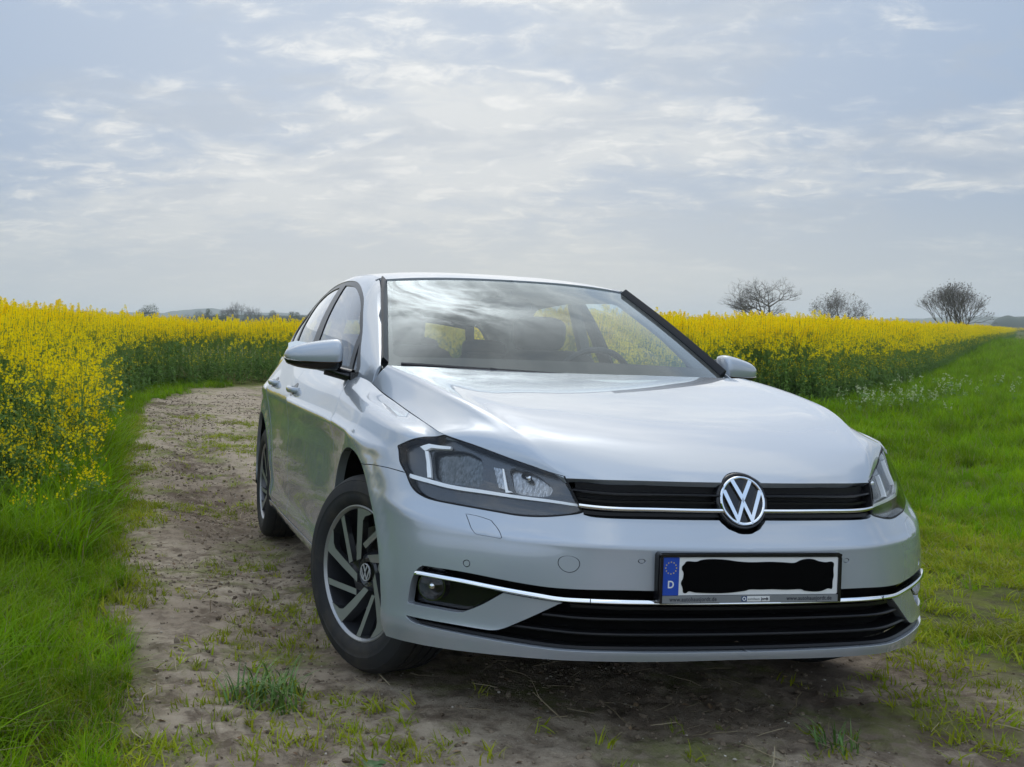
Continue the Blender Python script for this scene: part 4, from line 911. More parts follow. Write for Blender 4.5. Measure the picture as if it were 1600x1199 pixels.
me.loops.add(len(q)); me.loops.foreach_set('vertex_index', q.astype(np.int32)); me.polygons.add(len(q)//4); me.polygons.foreach_set('loop_start', np.arange(0, len(q), 4, dtype=np.int32)); me.polygons.foreach_set('use_smooth', np.ones(len(q)//4, bool)); me.update(); me.validate()
at = me.attributes.new('track', 'FLOAT', 'POINT'); at.data.foreach_set('value', track_mask(X, Y).reshape(-1).astype(np.float32))
# wetter, darker wheel ruts and paler dry sand, from where wheels run
wob = .10*vnoise(Y*.5, Y*0, 23); rutm = 1.5*np.exp(-((X+1.05-wob)/.34)**4)*smooth(2.0, 6, Y)*smooth(17, 14, Y)+.8*np.exp(-((X-.72)/.3)**2)+.9*np.exp(-(((Y-.9*0-18.6)-.0*X)/.35)**2)*smooth(-.5, .5, X)
at = me.attributes.new('rut', 'FLOAT', 'POINT'); at.data.foreach_set('value', rutm.reshape(-1).astype(np.float32))
def ground_material():
    m = bpy.data.materials.new('soil_and_moss'); m.use_nodes = True; nt = m.node_tree; b = nt.nodes['Principled BSDF']; Lk = nt.links
    tc = nt.nodes.new('ShaderNodeTexCoord')
    def noise(s, d=6, r=.6, off=0):
        n = nt.nodes.new('ShaderNodeTexNoise'); n.inputs['Scale'].default_value = s; n.inputs['Detail'].default_value = d; n.inputs['Roughness'].default_value = r
        mp = nt.nodes.new('ShaderNodeMapping'); mp.inputs['Location'].default_value = (off, off*1.3, 0); Lk.new(tc.outputs['Object'], mp.inputs[0]); Lk.new(mp.outputs[0], n.inputs[0]); return n.outputs[0]
    def rng(f, a, b_):
        n = nt.nodes.new('ShaderNodeMapRange'); n.interpolation_type = 'SMOOTHSTEP'; n.inputs[1].default_value = a; n.inputs[2].default_value = b_; Lk.new(f, n.inputs[0]); return n.outputs[0]
    def mix(f, a, b_):
        n = nt.nodes.new('ShaderNodeMix'); n.data_type = 'RGBA'
        for s, v in ((n.inputs[0], f), (n.inputs[6], a), (n.inputs[7], b_)):
            if isinstance(v, (float, int)): s.default_value = v
            elif isinstance(v, tuple): s.default_value = (*v, 1)
            else: Lk.new(v, s)
        return n.outputs[2]
    def mul(a, b_):
        n = nt.nodes.new('ShaderNodeMath'); n.operation = 'MULTIPLY'; n.use_clamp = True
        for s, v in zip(n.inputs, (a, b_)):
            if isinstance(v, (float, int)): s.default_value = v
            else: Lk.new(v, s)
        return n.outputs[0]
    def attr(n_): n = nt.nodes.new('ShaderNodeAttribute'); n.attribute_name = n_; return n.outputs['Fac']
    tr, rt = attr('track'), attr('rut')
    soil = mix(rng(noise(1.3, 8), .38, .62), (.35, .28, .205), (.49, .405, .30))
    soil = mix(rng(noise(9, 8, .7, 3), .40, .66), soil, (.17, .128, .09))
    soil = mix(mul(rng(noise(42, 4, .7, 5), .60, .72), .6), soil, (.58, .51, .40))
    soil = mix(mul(rt, rng(noise(6, 6, .7, 9), .30, .52)), soil, (.11, .078, .055))
    sep = nt.nodes.new('ShaderNodeSeparateXYZ'); Lk.new(tc.outputs['Object'], sep.inputs[0])
    dry = nt.nodes.new('ShaderNodeMapRange'); dry.interpolation_type = 'SMOOTHSTEP'; dry.inputs[1].default_value = 2.5; dry.inputs[2].default_value = 8; Lk.new(sep.outputs[1], dry.inputs[0])
    soil = mix(mul(dry.outputs[0], mul(rng(noise(2.2, 7, .65, 6), .36, .55), .85)), soil, (.40, .325, .24))
    moss = mul(rng(noise(1.9, 9, .72, 11), .50, .64), .75); soil = mix(moss, soil, (.17, .19, .045))
    right = nt.nodes.new('ShaderNodeMapRange'); right.interpolation_type = 'SMOOTHSTEP'; right.inputs[1].default_value = .9; right.inputs[2].default_value = 2.0; Lk.new(sep.outputs[0], right.inputs[0])
    soil = mix(mul(right.outputs[0], rng(noise(2.3, 9, .75, 31), .46, .56)), soil, (.15, .16, .035))
    turf = mix(rng(noise(2.6, 8, .65, 7), .35, .65), (.10, .125, .018), (.15, .16, .03)); turf = mix(mul(rng(noise(11, 7, .75, 2), .42, .62), .85), turf, (.085, .070, .040)); turf = mix(mul(rng(noise(30, 5, .7, 4), .52, .68), .6), turf, (.20, .20, .07))
    Lk.new(mix(tr, turf, soil), b.inputs['Base Color']); b.inputs['Roughness'].default_value = .95; b.inputs['Specular IOR Level'].default_value = .15
    bp = nt.nodes.new('ShaderNodeBump'); bp.inputs['Strength'].default_value = .9; bp.inputs['Distance'].default_value = .020; Lk.new(noise(32, 9, .78), bp.inputs['Height'])
    bp2 = nt.nodes.new('ShaderNodeBump'); bp2.inputs['Strength'].default_value = .6; bp2.inputs['Distance'].default_value = .007; Lk.new(noise(150, 4, .7), bp2.inputs['Height']); Lk.new(bp.outputs[0], bp2.inputs['Normal']); Lk.new(bp2.outputs[0], b.inputs['Normal'])
    return m
tag(link('ground', me, None, ground_material()), 'beige and brown dirt track with moss between two rape fields', kind='structure')

# ------------------------------------------------------------------ scattering of small plants (one object per kind of ground cover)
def plant_mat(name, col, col2=None, rough=.6, transl=.35, var=.25, patch=.0):
    m = bpy.data.materials.new(name); m.use_nodes = True; nt = m.node_tree; Lk = nt.links; b = nt.nodes['Principled BSDF']; b.inputs['Roughness'].default_value = rough; b.inputs['Specular IOR Level'].default_value = .12
    o = nt.nodes['Material Output']; oi = nt.nodes.new('ShaderNodeObjectInfo'); rp = nt.nodes.new('ShaderNodeMix'); rp.data_type = 'RGBA'; Lk.new(oi.outputs['Random'], rp.inputs[0])
    c2 = col2 or tuple(c*(1-var) for c in col); rp.inputs[6].default_value = (*col, 1); rp.inputs[7].default_value = (*c2, 1); 
    geo = nt.nodes.new('ShaderNodeNewGeometry'); nz = nt.nodes.new('ShaderNodeTexNoise'); nz.inputs['Scale'].default_value = 1.6; nz.inputs['Detail'].default_value = 3; Lk.new(geo.outputs['Position'], nz.inputs[0])
    mr_ = nt.nodes.new('ShaderNodeMapRange'); mr_.inputs[1].default_value = .35; mr_.inputs[2].default_value = .65; mr_.inputs[3].default_value = 1-patch; mr_.inputs[4].default_value = 1+patch*.6; Lk.new(nz.outputs[0], mr_.inputs[0])
    sc_ = nt.nodes.new('ShaderNodeVectorMath'); sc_.operation = 'SCALE'; Lk.new(rp.outputs[2], sc_.inputs[0]); Lk.new(mr_.outputs[0], sc_.inputs['Scale']); Lk.new(sc_.outputs[0], b.inputs['Base Color']); rp = sc_
    if transl:
        t = nt.nodes.new('ShaderNodeBsdfTranslucent'); Lk.new(rp.outputs[0], t.inputs[0]); x = nt.nodes.new('ShaderNodeMixShader'); x.inputs[0].default_value = transl; Lk.new(b.outputs[0], x.inputs[1]); Lk.new(t.outputs[0], x.inputs[2]); Lk.new(x.outputs[0], o.inputs[0])
    return m
def proto(name, parts):
    """parts [(MB, material)] -> unlinked prototype object"""
    V, F, mi = [], [], []; mats = []
    for k, (b, m) in enumerate(parts):
        n = len(V); V += b.v; F += [tuple(i+n for i in f) for f in b.f]; mi += [k]*len(b.f); mats.append(m)
    me = bpy.data.meshes.new(name); me.from_pydata([tuple(v) for v in V], [], F)
    for m in mats: me.materials.append(m)
    me.polygons.foreach_set('material_index', mi); me.polygons.foreach_set('use_smooth', [False]*len(F)); me.update()
    return bpy.data.objects.new(name, me)
def scatter(name, protos, P, S, rot, idx, label=None):
    """P Nx3, S N (or Nx3), rot Nx3 euler, idx N: one object that instances the prototypes"""
    n = len(P); me = bpy.data.meshes.new(name); me.vertices.add(n); me.vertices.foreach_set('co', np.asarray(P, np.float32).reshape(-1))
    S = np.asarray(S, np.float32); S = np.repeat(S[:, None], 3, 1) if S.ndim == 1 else S
    for k, t, d in (('scl', 'FLOAT_VECTOR', S), ('rot', 'FLOAT_VECTOR', np.asarray(rot, np.float32))):
        a = me.attributes.new(k, t, 'POINT'); a.data.foreach_set('vector', d.reshape(-1))
    a = me.attributes.new('idx', 'INT', 'POINT'); a.data.foreach_set('value', np.asarray(idx, np.int32))
    o = bpy.data.objects.new(name, me); COL.objects.link(o)
    g = bpy.data.node_groups.new(name, 'GeometryNodeTree'); g.interface.new_socket('Geometry', in_out='INPUT', socket_type='NodeSocketGeometry'); g.interface.new_socket('Geometry', in_out='OUTPUT', socket_type='NodeSocketGeometry')
    N, Lk = g.nodes, g.links; gi, go = N.new('NodeGroupInput'), N.new('NodeGroupOutput'); ip = N.new('GeometryNodeInstanceOnPoints'); j = N.new('GeometryNodeJoinGeometry')
    for p in reversed(protos):
        oi = N.new('GeometryNodeObjectInfo'); oi.inputs['Object'].default_value = p; oi.inputs['As Instance'].default_value = True; Lk.new(oi.outputs['Geometry'], j.inputs[0])
    def na(k, t): q = N.new('GeometryNodeInputNamedAttribute'); q.data_type = t; q.inputs['Name'].default_value = k; return [s for s in q.outputs if s.enabled and s.name == 'Attribute'][0]
    Lk.new(gi.outputs[0], ip.inputs['Points']); Lk.new(j.outputs[0], ip.inputs['Instance']); ip.inputs['Pick Instance'].default_value = True
    Lk.new(na('idx', 'INT'), ip.inputs['Instance Index']); e2r = N.new('FunctionNodeEulerToRotation'); Lk.new(na('rot', 'FLOAT_VECTOR'), e2r.inputs[0]); Lk.new(e2r.outputs[0], ip.inputs['Rotation']); Lk.new(na('scl', 'FLOAT_VECTOR'), ip.inputs['Scale'])
    Lk.new(ip.outputs[0], go.inputs[0]); md = o.modifiers.new('scatter', 'NODES'); md.node_group = g
    return tag(o, label, kind='stuff')
rng_ = np.random.default_rng(5)
def on_ground(x, y, dz=0): return np.stack([x, y, ground_z(x, y)+dz], 1)
# prototypes: grass tufts
def tuft(n, h, spread, wid, lean, seed, seg=4):
    r = random.Random(seed); b = MB()
    for _ in range(n):
        a = r.uniform(0, 6.283); rr = spread*r.random()**.7; p = Vector((rr*math.cos(a), rr*math.sin(a), -.01)); hh = h*r.uniform(.45, 1.1); d = r.uniform(0, 6.283); ln = lean*r.uniform(.2, 1.3); w = wid*r.uniform(.6, 1.2)
        sd_ = Vector((math.sin(d), -math.cos(d), 0)); V = []
        for k in range(seg+1):
            t = k/seg; c = p+Vector((math.cos(d)*ln*t*t*hh, math.sin(d)*ln*t*t*hh, hh*(t-.35*ln*t*t))); ww = w*(1-t**1.6)+.0002; V += [c-sd_*ww, c+sd_*ww]
        b.add(V, [(2*k, 2*k+1, 2*k+3, 2*k+2) for k in range(seg)])
    return b
G1 = plant_mat('lush_grass', (.125, .27, .002), (.23, .36, .004), patch=.45, transl=.45); G2 = plant_mat('short_grass', (.20, .28, .008), (.34, .36, .02), patch=.35); G3 = plant_mat('dry_grass', (.24, .21, .10), (.33, .29, .16))
tall = [proto('grass_tuft', [(tuft(20, .33, .08, .0048, .62+.22*(k % 3), k), G1), (tuft(4, .26, .08, .0025, 1.0, k+50), G3)]) for k in range(5)]
mid_ = [proto('grass_tuft', [(tuft(22, .13, .055, .0028, .8, k+10), G1), (tuft(2, .10, .05, .002, 1.0, k+60), G3)]) for k in range(4)]
low_ = [proto('grass_tuft', [(tuft(12, .045, .035, .0022, .9, k+20), G2), (tuft(4, .035, .04, .0016, 1.3, k+70), G3)]) for k in range(4)]
def field(n, x0, x1, y0, y1): return rng_.uniform(x0, x1, n), rng_.uniform(y0, y1, n)
def rots(n, tilt=.15): return np.stack([rng_.normal(0, tilt, n), rng_.normal(0, tilt, n), rng_.uniform(0, 6.283, n)], 1)
def rape_left_edge(y): return np.interp(y, [1.5, 2.6, 3.1, 3.8, 5.5, 9, 13, 15.5, 17.5, 19.2, 20.6, 21.6, 24], [-9, -3.0, -2.35, -2.05, -1.88, -1.95, -1.9, -1.75, -1.2, -.3, 1.0, 3.2, 16])
# left verge
x, y = field(9000, -6, -1.2, -1.9, 4.6); m = track_mask(x, y); k = (m < .25)&(x < -1.42+.1*vnoise(y*3, y*0, 3)); k &= ~((y > 2.9)&(x < rape_left_edge(y)-.5)); x, y = x[k], y[k]
hgt = smooth(.15, -.6, x+1.75)*(.75+.35*vnoise(x*2, y*2, 12)); hgt = .35+.75*hgt*smooth(4.2, 2.2, y)
scatter('verge_grass', tall, on_ground(x, y), hgt*rng_.uniform(.75, 1.15, len(x)), rots(len(x)), rng_.integers(0, 5, len(x)), 'tall lush green grass on the left side of the track')
# strip along the left edge, further back
x, y = field(5200, -2.9, .3, 3.5, 21.5); e = rape_left_edge(y); k = (track_mask(x, y) < .35)&(x < np.interp(y, TY, TL)+.15); x, y = x[k], y[k]
scatter('field_edge_grass', mid_, on_ground(x, y), rng_.uniform(.6, 1.5, len(x)), rots(len(x)), rng_.integers(0, 4, len(x)), 'short green growth along the foot of the left rape field')
# right verge
x, y = field(60000, 1.3, 26, -1.5, 24); k = (track_mask(x, y) < .45)&~((x < 3.0)&(y < 3.0)&(fbm(x, y, 1.3, 4, 105)-.25*(x-2) > .0))&(rng_.random(len(x)) < np.clip(9/np.hypot(x+1.5, y+2.4), .2, 1)); k &= (y < 1.0*x+4.6)&(x > 1.5+.12*vnoise(y*2, y*0, 44)); x, y = x[k], y[k]
s_ = .55+.55*smooth(2.2, 4.0, x)+.25*fbm(x, y, .8, 2, 9); s_ *= np.clip(np.hypot(x+1.5, y+2.4)/9, 1, 2.0)
scatter('meadow_grass', mid_, on_ground(x, y), np.clip(s_, .35, 3)*rng_.uniform(.7, 1.2, len(x)), rots(len(x)), rng_.integers(0, 4, len(x)), 'bright green grass verge to the right of the car')
# thin low growth on the track
x, y = field(34000, -1.7, 3.2, -1.4, 12); d_ = fbm(x, y, 1.1, 3, 61); pr = smooth(-.05, .45, d_)*.55+.05; pr = pr+1.0*smooth(.8, 1.7, x)*smooth(-.15, .25, fbm(x, y, 1.6, 3, 66)); pr *= np.where(np.hypot(x, (y-2)*.45) < .8, .10, 1)*np.where((np.abs(x) < .80)&(y > .25)&(y < 4.2), .1, 1)
k = (rng_.random(len(x)) < pr)&(track_mask(x, y) > .15)&~((np.minimum(np.hypot(x+.84, y-.87), np.hypot(x-.84, y-.87)) < .22)|(np.minimum(np.hypot(x+.84, y-3.49), np.hypot(x-.84, y-3.49)) < .2)); x, y = x[k], y[k]
scatter('track_growth', low_, on_ground(x, y), rng_.uniform(.5, 1.5, len(x)), rots(len(x), .3), rng_.integers(0, 4, len(x)), 'thin low grass and moss growing on the bare track')

# short turf closing the edges between bare soil and the verges
x, y = field(42000, 1.0, 4.2, -1.5, 6.5); k = (rng_.random(len(x)) < smooth(1.1, 1.9, x+.25*fbm(x, y, 1.5, 3, 101))*(.35+.65*smooth(-.35, .15, fbm(x, y, 2.6, 3, 102)))); bare = (x < 3.0)&(y < 3.0)&(fbm(x, y, 1.3, 4, 105)-.25*(x-2) > .0); k &= ~(bare&(rng_.random(len(x)) < .93)); x, y = x[k], y[k]; n1 = len(x)
x2, y2 = field(9000, -2.0, -1.25, -1.5, 12); k = rng_.random(len(x2)) < .7*smooth(-1.42, -1.72, x2+.12*fbm(x2, y2, 2, 3, 103)); x, y = np.concatenate([x, x2[k]]), np.concatenate([y, y2[k]])
scatter('short_turf', low_, on_ground(x, y), rng_.uniform(.7, 1.9, len(x)), rots(len(x), .25), rng_.integers(0, 4, len(x)), 'short yellowish turf between the bare soil and the grass verges')
# further right: the verge running off along the field
x = rng_.uniform(10, 70, 26000); y = x*1.02+rng_.uniform(-11, 2.0, 26000)*(.5+x/40); k = (y > 6)&(y < x+3)&(rng_.random(26000) < 16/np.maximum(x, 16)); x, y = x[k], y[k]
scatter('far_verge_grass', mid_, on_ground(x, y), rng_.uniform(1.6, 3.0, len(x))*np.clip(x/22, 1, 2.6), rots(len(x)), rng_.integers(0, 4, len(x)), 'green verge running off beside the right rape field')
# clods, grit and dry straw on the track
def clod(seed, el=.6):
    r = random.Random(seed); import bmesh
    bm = bmesh.new(); bmesh.ops.create_icosphere(bm, subdivisions=1, radius=1); k = [(v.co.copy()*r.uniform(.62, 1.15)) for v in bm.verts]; b = MB(); b.add([(c.x*r.uniform(.9, 1.1), c.y*.8, c.z*el) for c in k], [tuple(v.index for v in f.verts) for f in bm.faces]); bm.free(); return b
CL = plant_mat('soil_clod', (.22, .175, .125), (.10, .075, .052), .95, 0); PB = plant_mat('pale_grit', (.46, .42, .35), (.30, .26, .21), .85, 0); ST_ = plant_mat('dry_straw', (.45, .38, .25), (.30, .24, .15), .8, .2); DL = plant_mat('dead_leaf', (.16, .10, .06), (.28, .20, .12), .9, .1)
def straw(seed):
    r = random.Random(seed); b = MB(); a = 0; p = Vector((0, 0, .003)); pts = [p]
    for _ in range(3): a += r.uniform(-.5, .5); p = p+Vector((math.cos(a), math.sin(a), r.uniform(-.05, .12)))*.025; pts.append(p)
    b.tube(pts, [.0012, .0013, .0012, .0008], 3, False); return b
def litter(seed):
    r = random.Random(seed); b = MB(); b.add([(0, -.5, 0), (.35, 0, .15), (0, .6, .05), (-.35, 0, .12)], [(0, 1, 2), (0, 2, 3)]); return b
cp = [proto('clod', [(clod(k), CL)]) for k in range(4)]+[proto('grit', [(clod(k+9, .5), PB)]) for k in range(2)]+[proto('straw', [(straw(k), ST_)]) for k in range(4)]+[proto('litter', [(litter(k), DL)]) for k in range(2)]
n = 95000; x, y = rng_.uniform(-1.9, 3.3, n), -1.3+19*rng_.random(n)**1.7; den = smooth(-.3, .5, fbm(x, y, 1.6, 3, 88))+.5*np.exp(-((x+1.02)/.3)**2); k = (rng_.random(n) < .15+.75*den)&(track_mask(x, y) > .2); x, y = x[k], y[k]; n = len(x)
kind = rng_.random(n); idx = np.where(kind < .70, rng_.integers(0, 4, n), np.where(kind < .86, rng_.integers(4, 6, n), np.where(kind < .96, rng_.integers(6, 10, n), rng_.integers(10, 12, n))))
sz = np.where(idx < 4, (.0035+.012*rng_.random(n)**4)*(1+.04*np.clip(y, 0, 12)), np.where(idx < 6, .0025+.006*rng_.random(n)**4, np.where(idx < 10, rng_.uniform(.5, 1.5, n), rng_.uniform(.010, .028, n))))
scatter('clods_and_straw', cp, on_ground(x, y, .001), sz, np.stack([rng_.normal(0, .3, n), rng_.normal(0, .3, n), rng_.uniform(0, 6.28, n)], 1), idx, 'loose clods, pale grit and dry straw lying on the track')
# two plants that stand out by themselves
def thing_plant(name, px, py, b, m, label, cat, s=1.0, rz=0):
    o = b.obj(name, m, None, ang=0); o.location = (px, py, float(ground_z(np.array([px]), np.array([py]))[0])); o.scale = (s, s, s); o.rotation_euler[2] = rz; return tag(o, label, cat)
G4 = mat('deep_green_grass', (.06, .14, .02), .6, noise=(9, (.11, .20, .03), .4, .6))
thing_plant('grass_clump', -1.165, .60, tuft(130, .16, .16, .0042, 1.1, 301), G4, 'dark green grass clump on the bare soil left of the front wheel', 'plant', .85)
thing_plant('grass_clump', .28, .02, tuft(40, .12, .07, .003, .9, 302), G4, 'small grass clump in front of the number plate, nearest the camera', 'plant', .8)
db = MB(); rr = random.Random(4)
for k in range(11):
    a = k*2.4; L_ = rr.uniform(.07, .12); d = Vector((math.cos(a), math.sin(a), .28)); s__ = Vector((-math.sin(a), math.cos(a), 0)); V = []
    for i in range(7): t = i/6; c = d*L_*t-Vector((0, 0, .5*L_*t*t)); w = (.004+.014*t*(1-t*.55))*(1 if i % 2 else .6)*(1.6 if i < 6 else .2); V += [c-s__*w, c+s__*w]
    db.add(V, [(2*i, 2*i+1, 2*i+3, 2*i+2) for i in range(6)])
thing_plant('dandelion', -.985, .10, db, mat('dandelion_leaf', (.075, .14, .05), .5), 'flat dandelion rosette with toothed leaves at the bottom of the view', 'plant', 1.0)
# ------------------------------------------------------------------ rape plants
YEL = plant_mat('rape_petals', (.95, .715, .001), (.98, .82, .005), .6, .5); STM = plant_mat('rape_stem', (.17, .29, .06), (.23, .33, .07), .6, .3); LEF = plant_mat('rape_leaf', (.11, .21, .04), (.14, .25, .045), .55, .45); BUD = plant_mat('rape_buds', (.30, .36, .03), None, .6, .2)
def flower(b, p, r, rnd):
    """four petals in a slightly cupped cross"""
    n = Vector((rnd.uniform(-1, 1), rnd.uniform(-1, 1), rnd.uniform(.1, 1))).normalized(); u = n.orthogonal().normalized(); v = n.cross(u); a0 = rnd.uniform(0, 1.57); c, s_ = math.cos(a0), math.sin(a0); u, v = u*c+v*s_, v*c-u*s_
    for d, e in ((u, v), (v, -u), (-u, -v), (-v, u)):
        b.add([p, p+d*r*.75+e*r*.42+n*r*.30, p+d*r*1.1+n*r*.28, p+d*r*.75-e*r*.42+n*r*.30], [(0, 1, 2, 3)])
def raceme(by, bs, bb, p, d, L_, nf, rnd, fr=.0115):
    bs.tube([p, p+d*L_], [.0022, .0012], 3, False)
    for i in range(nf):
        t = rnd.uniform(.25, 1); a = rnd.uniform(0, 6.283); w = (1.12-t)*.036+.005; o = Vector((math.cos(a), math.sin(a), .25))*w; flower(by, p+d*L_*t+o, fr*rnd.uniform(.75, 1.15), rnd)
    q = p+d*L_; bb.add([q+Vector((.006, 0, 0)), q+Vector((-.003, .005, 0)), q+Vector((-.003, -.005, 0)), q+Vector((0, 0, .012)), q-Vector((0, 0, .006))], [(0, 1, 3), (1, 2, 3), (2, 0, 3), (1, 0, 4), (2, 1, 4), (0, 2, 4)])
def leaf(b, p, a, L_, w, droop, rise=.5):
    d = Vector((math.cos(a), math.sin(a), rise)).normalized(); s_ = Vector((-math.sin(a), math.cos(a), 0)); V = []; n = 5
    for k in range(n+1): t = k/n; c = p+d*L_*t-Vector((0, 0, droop*L_*t*t)); ww = w*math.sin(math.pi*min(.97, t*.9+.1))**.8*(1-.2*math.sin(t*17)); V += [c-s_*ww, c+s_*ww+Vector((0, 0, .1*ww))]
    b.add(V, [(2*k, 2*k+1, 2*k+3, 2*k+2) for k in range(n)])
def rape_plant(seed, H=1.35, nb=6, nf=20, low=0., leaves=9, fr=.0125):
    r = random.Random(seed); by, bs, bl, bb = MB(), MB(), MB(), MB(); lean = Vector((r.uniform(-.06, .06), r.uniform(-.06, .06), 0))
    top = Vector((0, 0, H))+lean*H; bs.tube([Vector((0, 0, -.03)), Vector((0, 0, H*.5))+lean*.3*H, top-Vector((0, 0, .12))], [.0065, .005, .0028], 4, False)
    raceme(by, bs, bb, top-Vector((0, 0, .14)), Vector((lean.x, lean.y, 1)).normalized(), .16, int(nf*1.4), r, fr)
    for i in range(nb):
        a = 6.283*i/nb+r.uniform(-.4, .4); h0 = H*r.uniform(.50+low, .80); p0 = Vector((0, 0, h0))+lean*h0; rr = r.uniform(.07, .16); h1 = H*r.uniform(.78, .97); p1 = Vector((rr*math.cos(a), rr*math.sin(a), h1-.12))+lean*h1
        bs.tube([p0, (p0+p1)/2+Vector((rr*.25*math.cos(a), rr*.25*math.sin(a), -.02)), p1], [.0035, .003, .0022], 3, False); raceme(by, bs, bb, p1, Vector((.12*math.cos(a), .12*math.sin(a), 1)).normalized(), .12, nf, r, fr)
        leaf(bl, p0, a, r.uniform(.08, .14), .014, .5)
    for i in range(leaves):
        t = r.random(); a = r.uniform(0, 6.283); leaf(bl, Vector((0, 0, H*(.08+.62*t)))+lean*.3, a, r.uniform(.12, .26)*(1.15-.6*t), r.uniform(.022, .042)*(1.1-.5*t), r.uniform(.4, 1.0), .6)
    return proto('rape_plant', [(by, YEL), (bs, STM), (bl, LEF), (bb, BUD)])
big = [rape_plant(k, 1.38+.05*(k % 3), 6+(k % 2), 22) for k in range(6)]
edge_p = [rape_plant(20+k, 1.30, 5, 12, .02, 16, .012) for k in range(4)]
green_p = [rape_plant(40+k, 1.05, 3, 4, .1, 22, .010) for k in range(3)]
small = [rape_plant(60+k, .82, 5, 6, .16, 1, .0115) for k in range(4)]
protos = big+edge_p+green_p+small
def inleft(x, y): return x < rape_left_edge(y)
RE = np.array([(3.2, 8.0), (4.5, 9.2), (8.6, 13.0), (9.4, 12.4), (12.04, 14.3), (20.67, 22.6), (41.65, 43.5), (141.95, 142)])   # right field: near boundary y(x)
def dist_poly(x, y, P):
    d = np.full(len(x), 1e9)
    for a, b in zip(P[:-1], P[1:]):
        ab = b-a; t = np.clip(((x-a[0])*ab[0]+(y-a[1])*ab[1])/(ab@ab), 0, 1); d = np.minimum(d, np.hypot(x-a[0]-ab[0]*t, y-a[1]-ab[1]*t))
    return d
LY = np.array([1.5, 3.4, 4.4, 5.4, 6.8, 9, 13, 15.5, 17.5, 19.2, 20.6, 21.6, 24]); LE = np.stack([rape_left_edge(LY), LY], 1)
def plants(name, x, y, d, hs, label):
    n = len(x); r = rng_.random(n); idx = rng_.integers(0, 6, n)
    e = d < 1.0+.5*vnoise(x*.8, y*.8, 70); idx = np.where(e, 6+rng_.integers(0, 4, n), idx)
    gk = (d < .75+.45*vnoise(x*.9, y*.9, 71))&(r < .70); idx = np.where(gk, 10+rng_.integers(0, 3, n), idx)
    s_ = hs*rng_.uniform(.90, 1.07, n)*(1+.05*vnoise(x*.35, y*.35, 90)); s_ *= np.where(gk, .55+.45*np.clip(d/.9, 0, 1), 1)*(1-.18*smooth(.9, .1, d)*(~gk)); s_ = np.where(rng_.random(n) < .012, s_*1.09, s_)
    return scatter(name, protos, on_ground(x, y), s_, rots(n, .05), idx, label)
def thin(x, y, d, dens, near):
    dist = np.hypot(x-CAMPOS[0], y-CAMPOS[1]); return rng_.random(len(x)) < np.clip(near/np.maximum(dist, 1), .18, 1)
# left field
x, y = field(70000, -24, 16, 1.5, 33); k = inleft(x, y); x, y = x[k], y[k]; d = dist_poly(x, y, LE); dist = np.hypot(x-CAMPOS[0], y-CAMPOS[1])
k = (rng_.random(len(x)) < .85*np.clip(9/dist, .2, 1)*np.where(d > 5, .5, 1)); x, y, d = x[k], y[k], d[k]
plants('rape_crop_left', x, y, d, .93+.05*smooth(6, 20, y), 'field of flowering yellow rape to the left of the track')
# low flowering rape along the near left edge
x, y = field(600, -5.0, -1.78, 2.4, 7.5); e = rape_left_edge(y); k = (x < np.minimum(e+1.9, -1.80))&(x > e-.3)&(y > 2.75+.3*vnoise(x*2, x*0, 2)); x, y = x[k], y[k]; n = len(x)
scatter('rape_crop_low', small, on_ground(x, y), (.50+.45*smooth(2.6, 6.0, y))*rng_.uniform(.7, 1.15, n), rots(n, .10), rng_.integers(0, 4, n), 'lower sparse rape plants in front of the left field')
x, y = field(2600, -5.0, -1.80, 2.5, 7.5); e = rape_left_edge(y); k = (x < np.minimum(e+1.8, -1.84))&(x > e-.2); x, y = x[k], y[k]; n = len(x)
scatter('field_margin_grass', tall, on_ground(x, y), (1.1+.7*smooth(2.6, 6.0, y))*rng_.uniform(.7, 1.25, n), rots(n, .08), rng_.integers(0, 5, n), 'tall thin grass standing among the low rape on the left')
# right field
def right_y(x): return np.interp(x, RE[:, 0], RE[:, 1])
x, y = field(62000, 3.2, 34, 8, 44); k = (y > right_y(x))&~((y > 17.5)&(y < 21.2)&(x < 7))&(y-right_y(x) < 9+.0*x); x, y = x[k], y[k]; d = np.minimum(dist_poly(x, y, RE), np.abs(x-3.2)+.4); dist = np.hypot(x-CAMPOS[0], y-CAMPOS[1])
k = rng_.random(len(x)) < .95*np.clip(15/dist, .2, 1)*np.where(d > 4.5, .5, 1); x, y, d = x[k], y[k], d[k]
plants('rape_crop_right', x, y, d, 1.06+.0*x, 'field of flowering yellow rape to the right of the car')
x = rng_.uniform(34, 145, 26000); y = right_y(x)+rng_.random(26000)**1.5*16; d = dist_poly(x, y, RE); k = rng_.random(len(x)) < 30/x; x, y, d = x[k], y[k], d[k]
plants('rape_crop_far', x, y, d+.3, 1.06, 'yellow rape running off into the distance on the right')
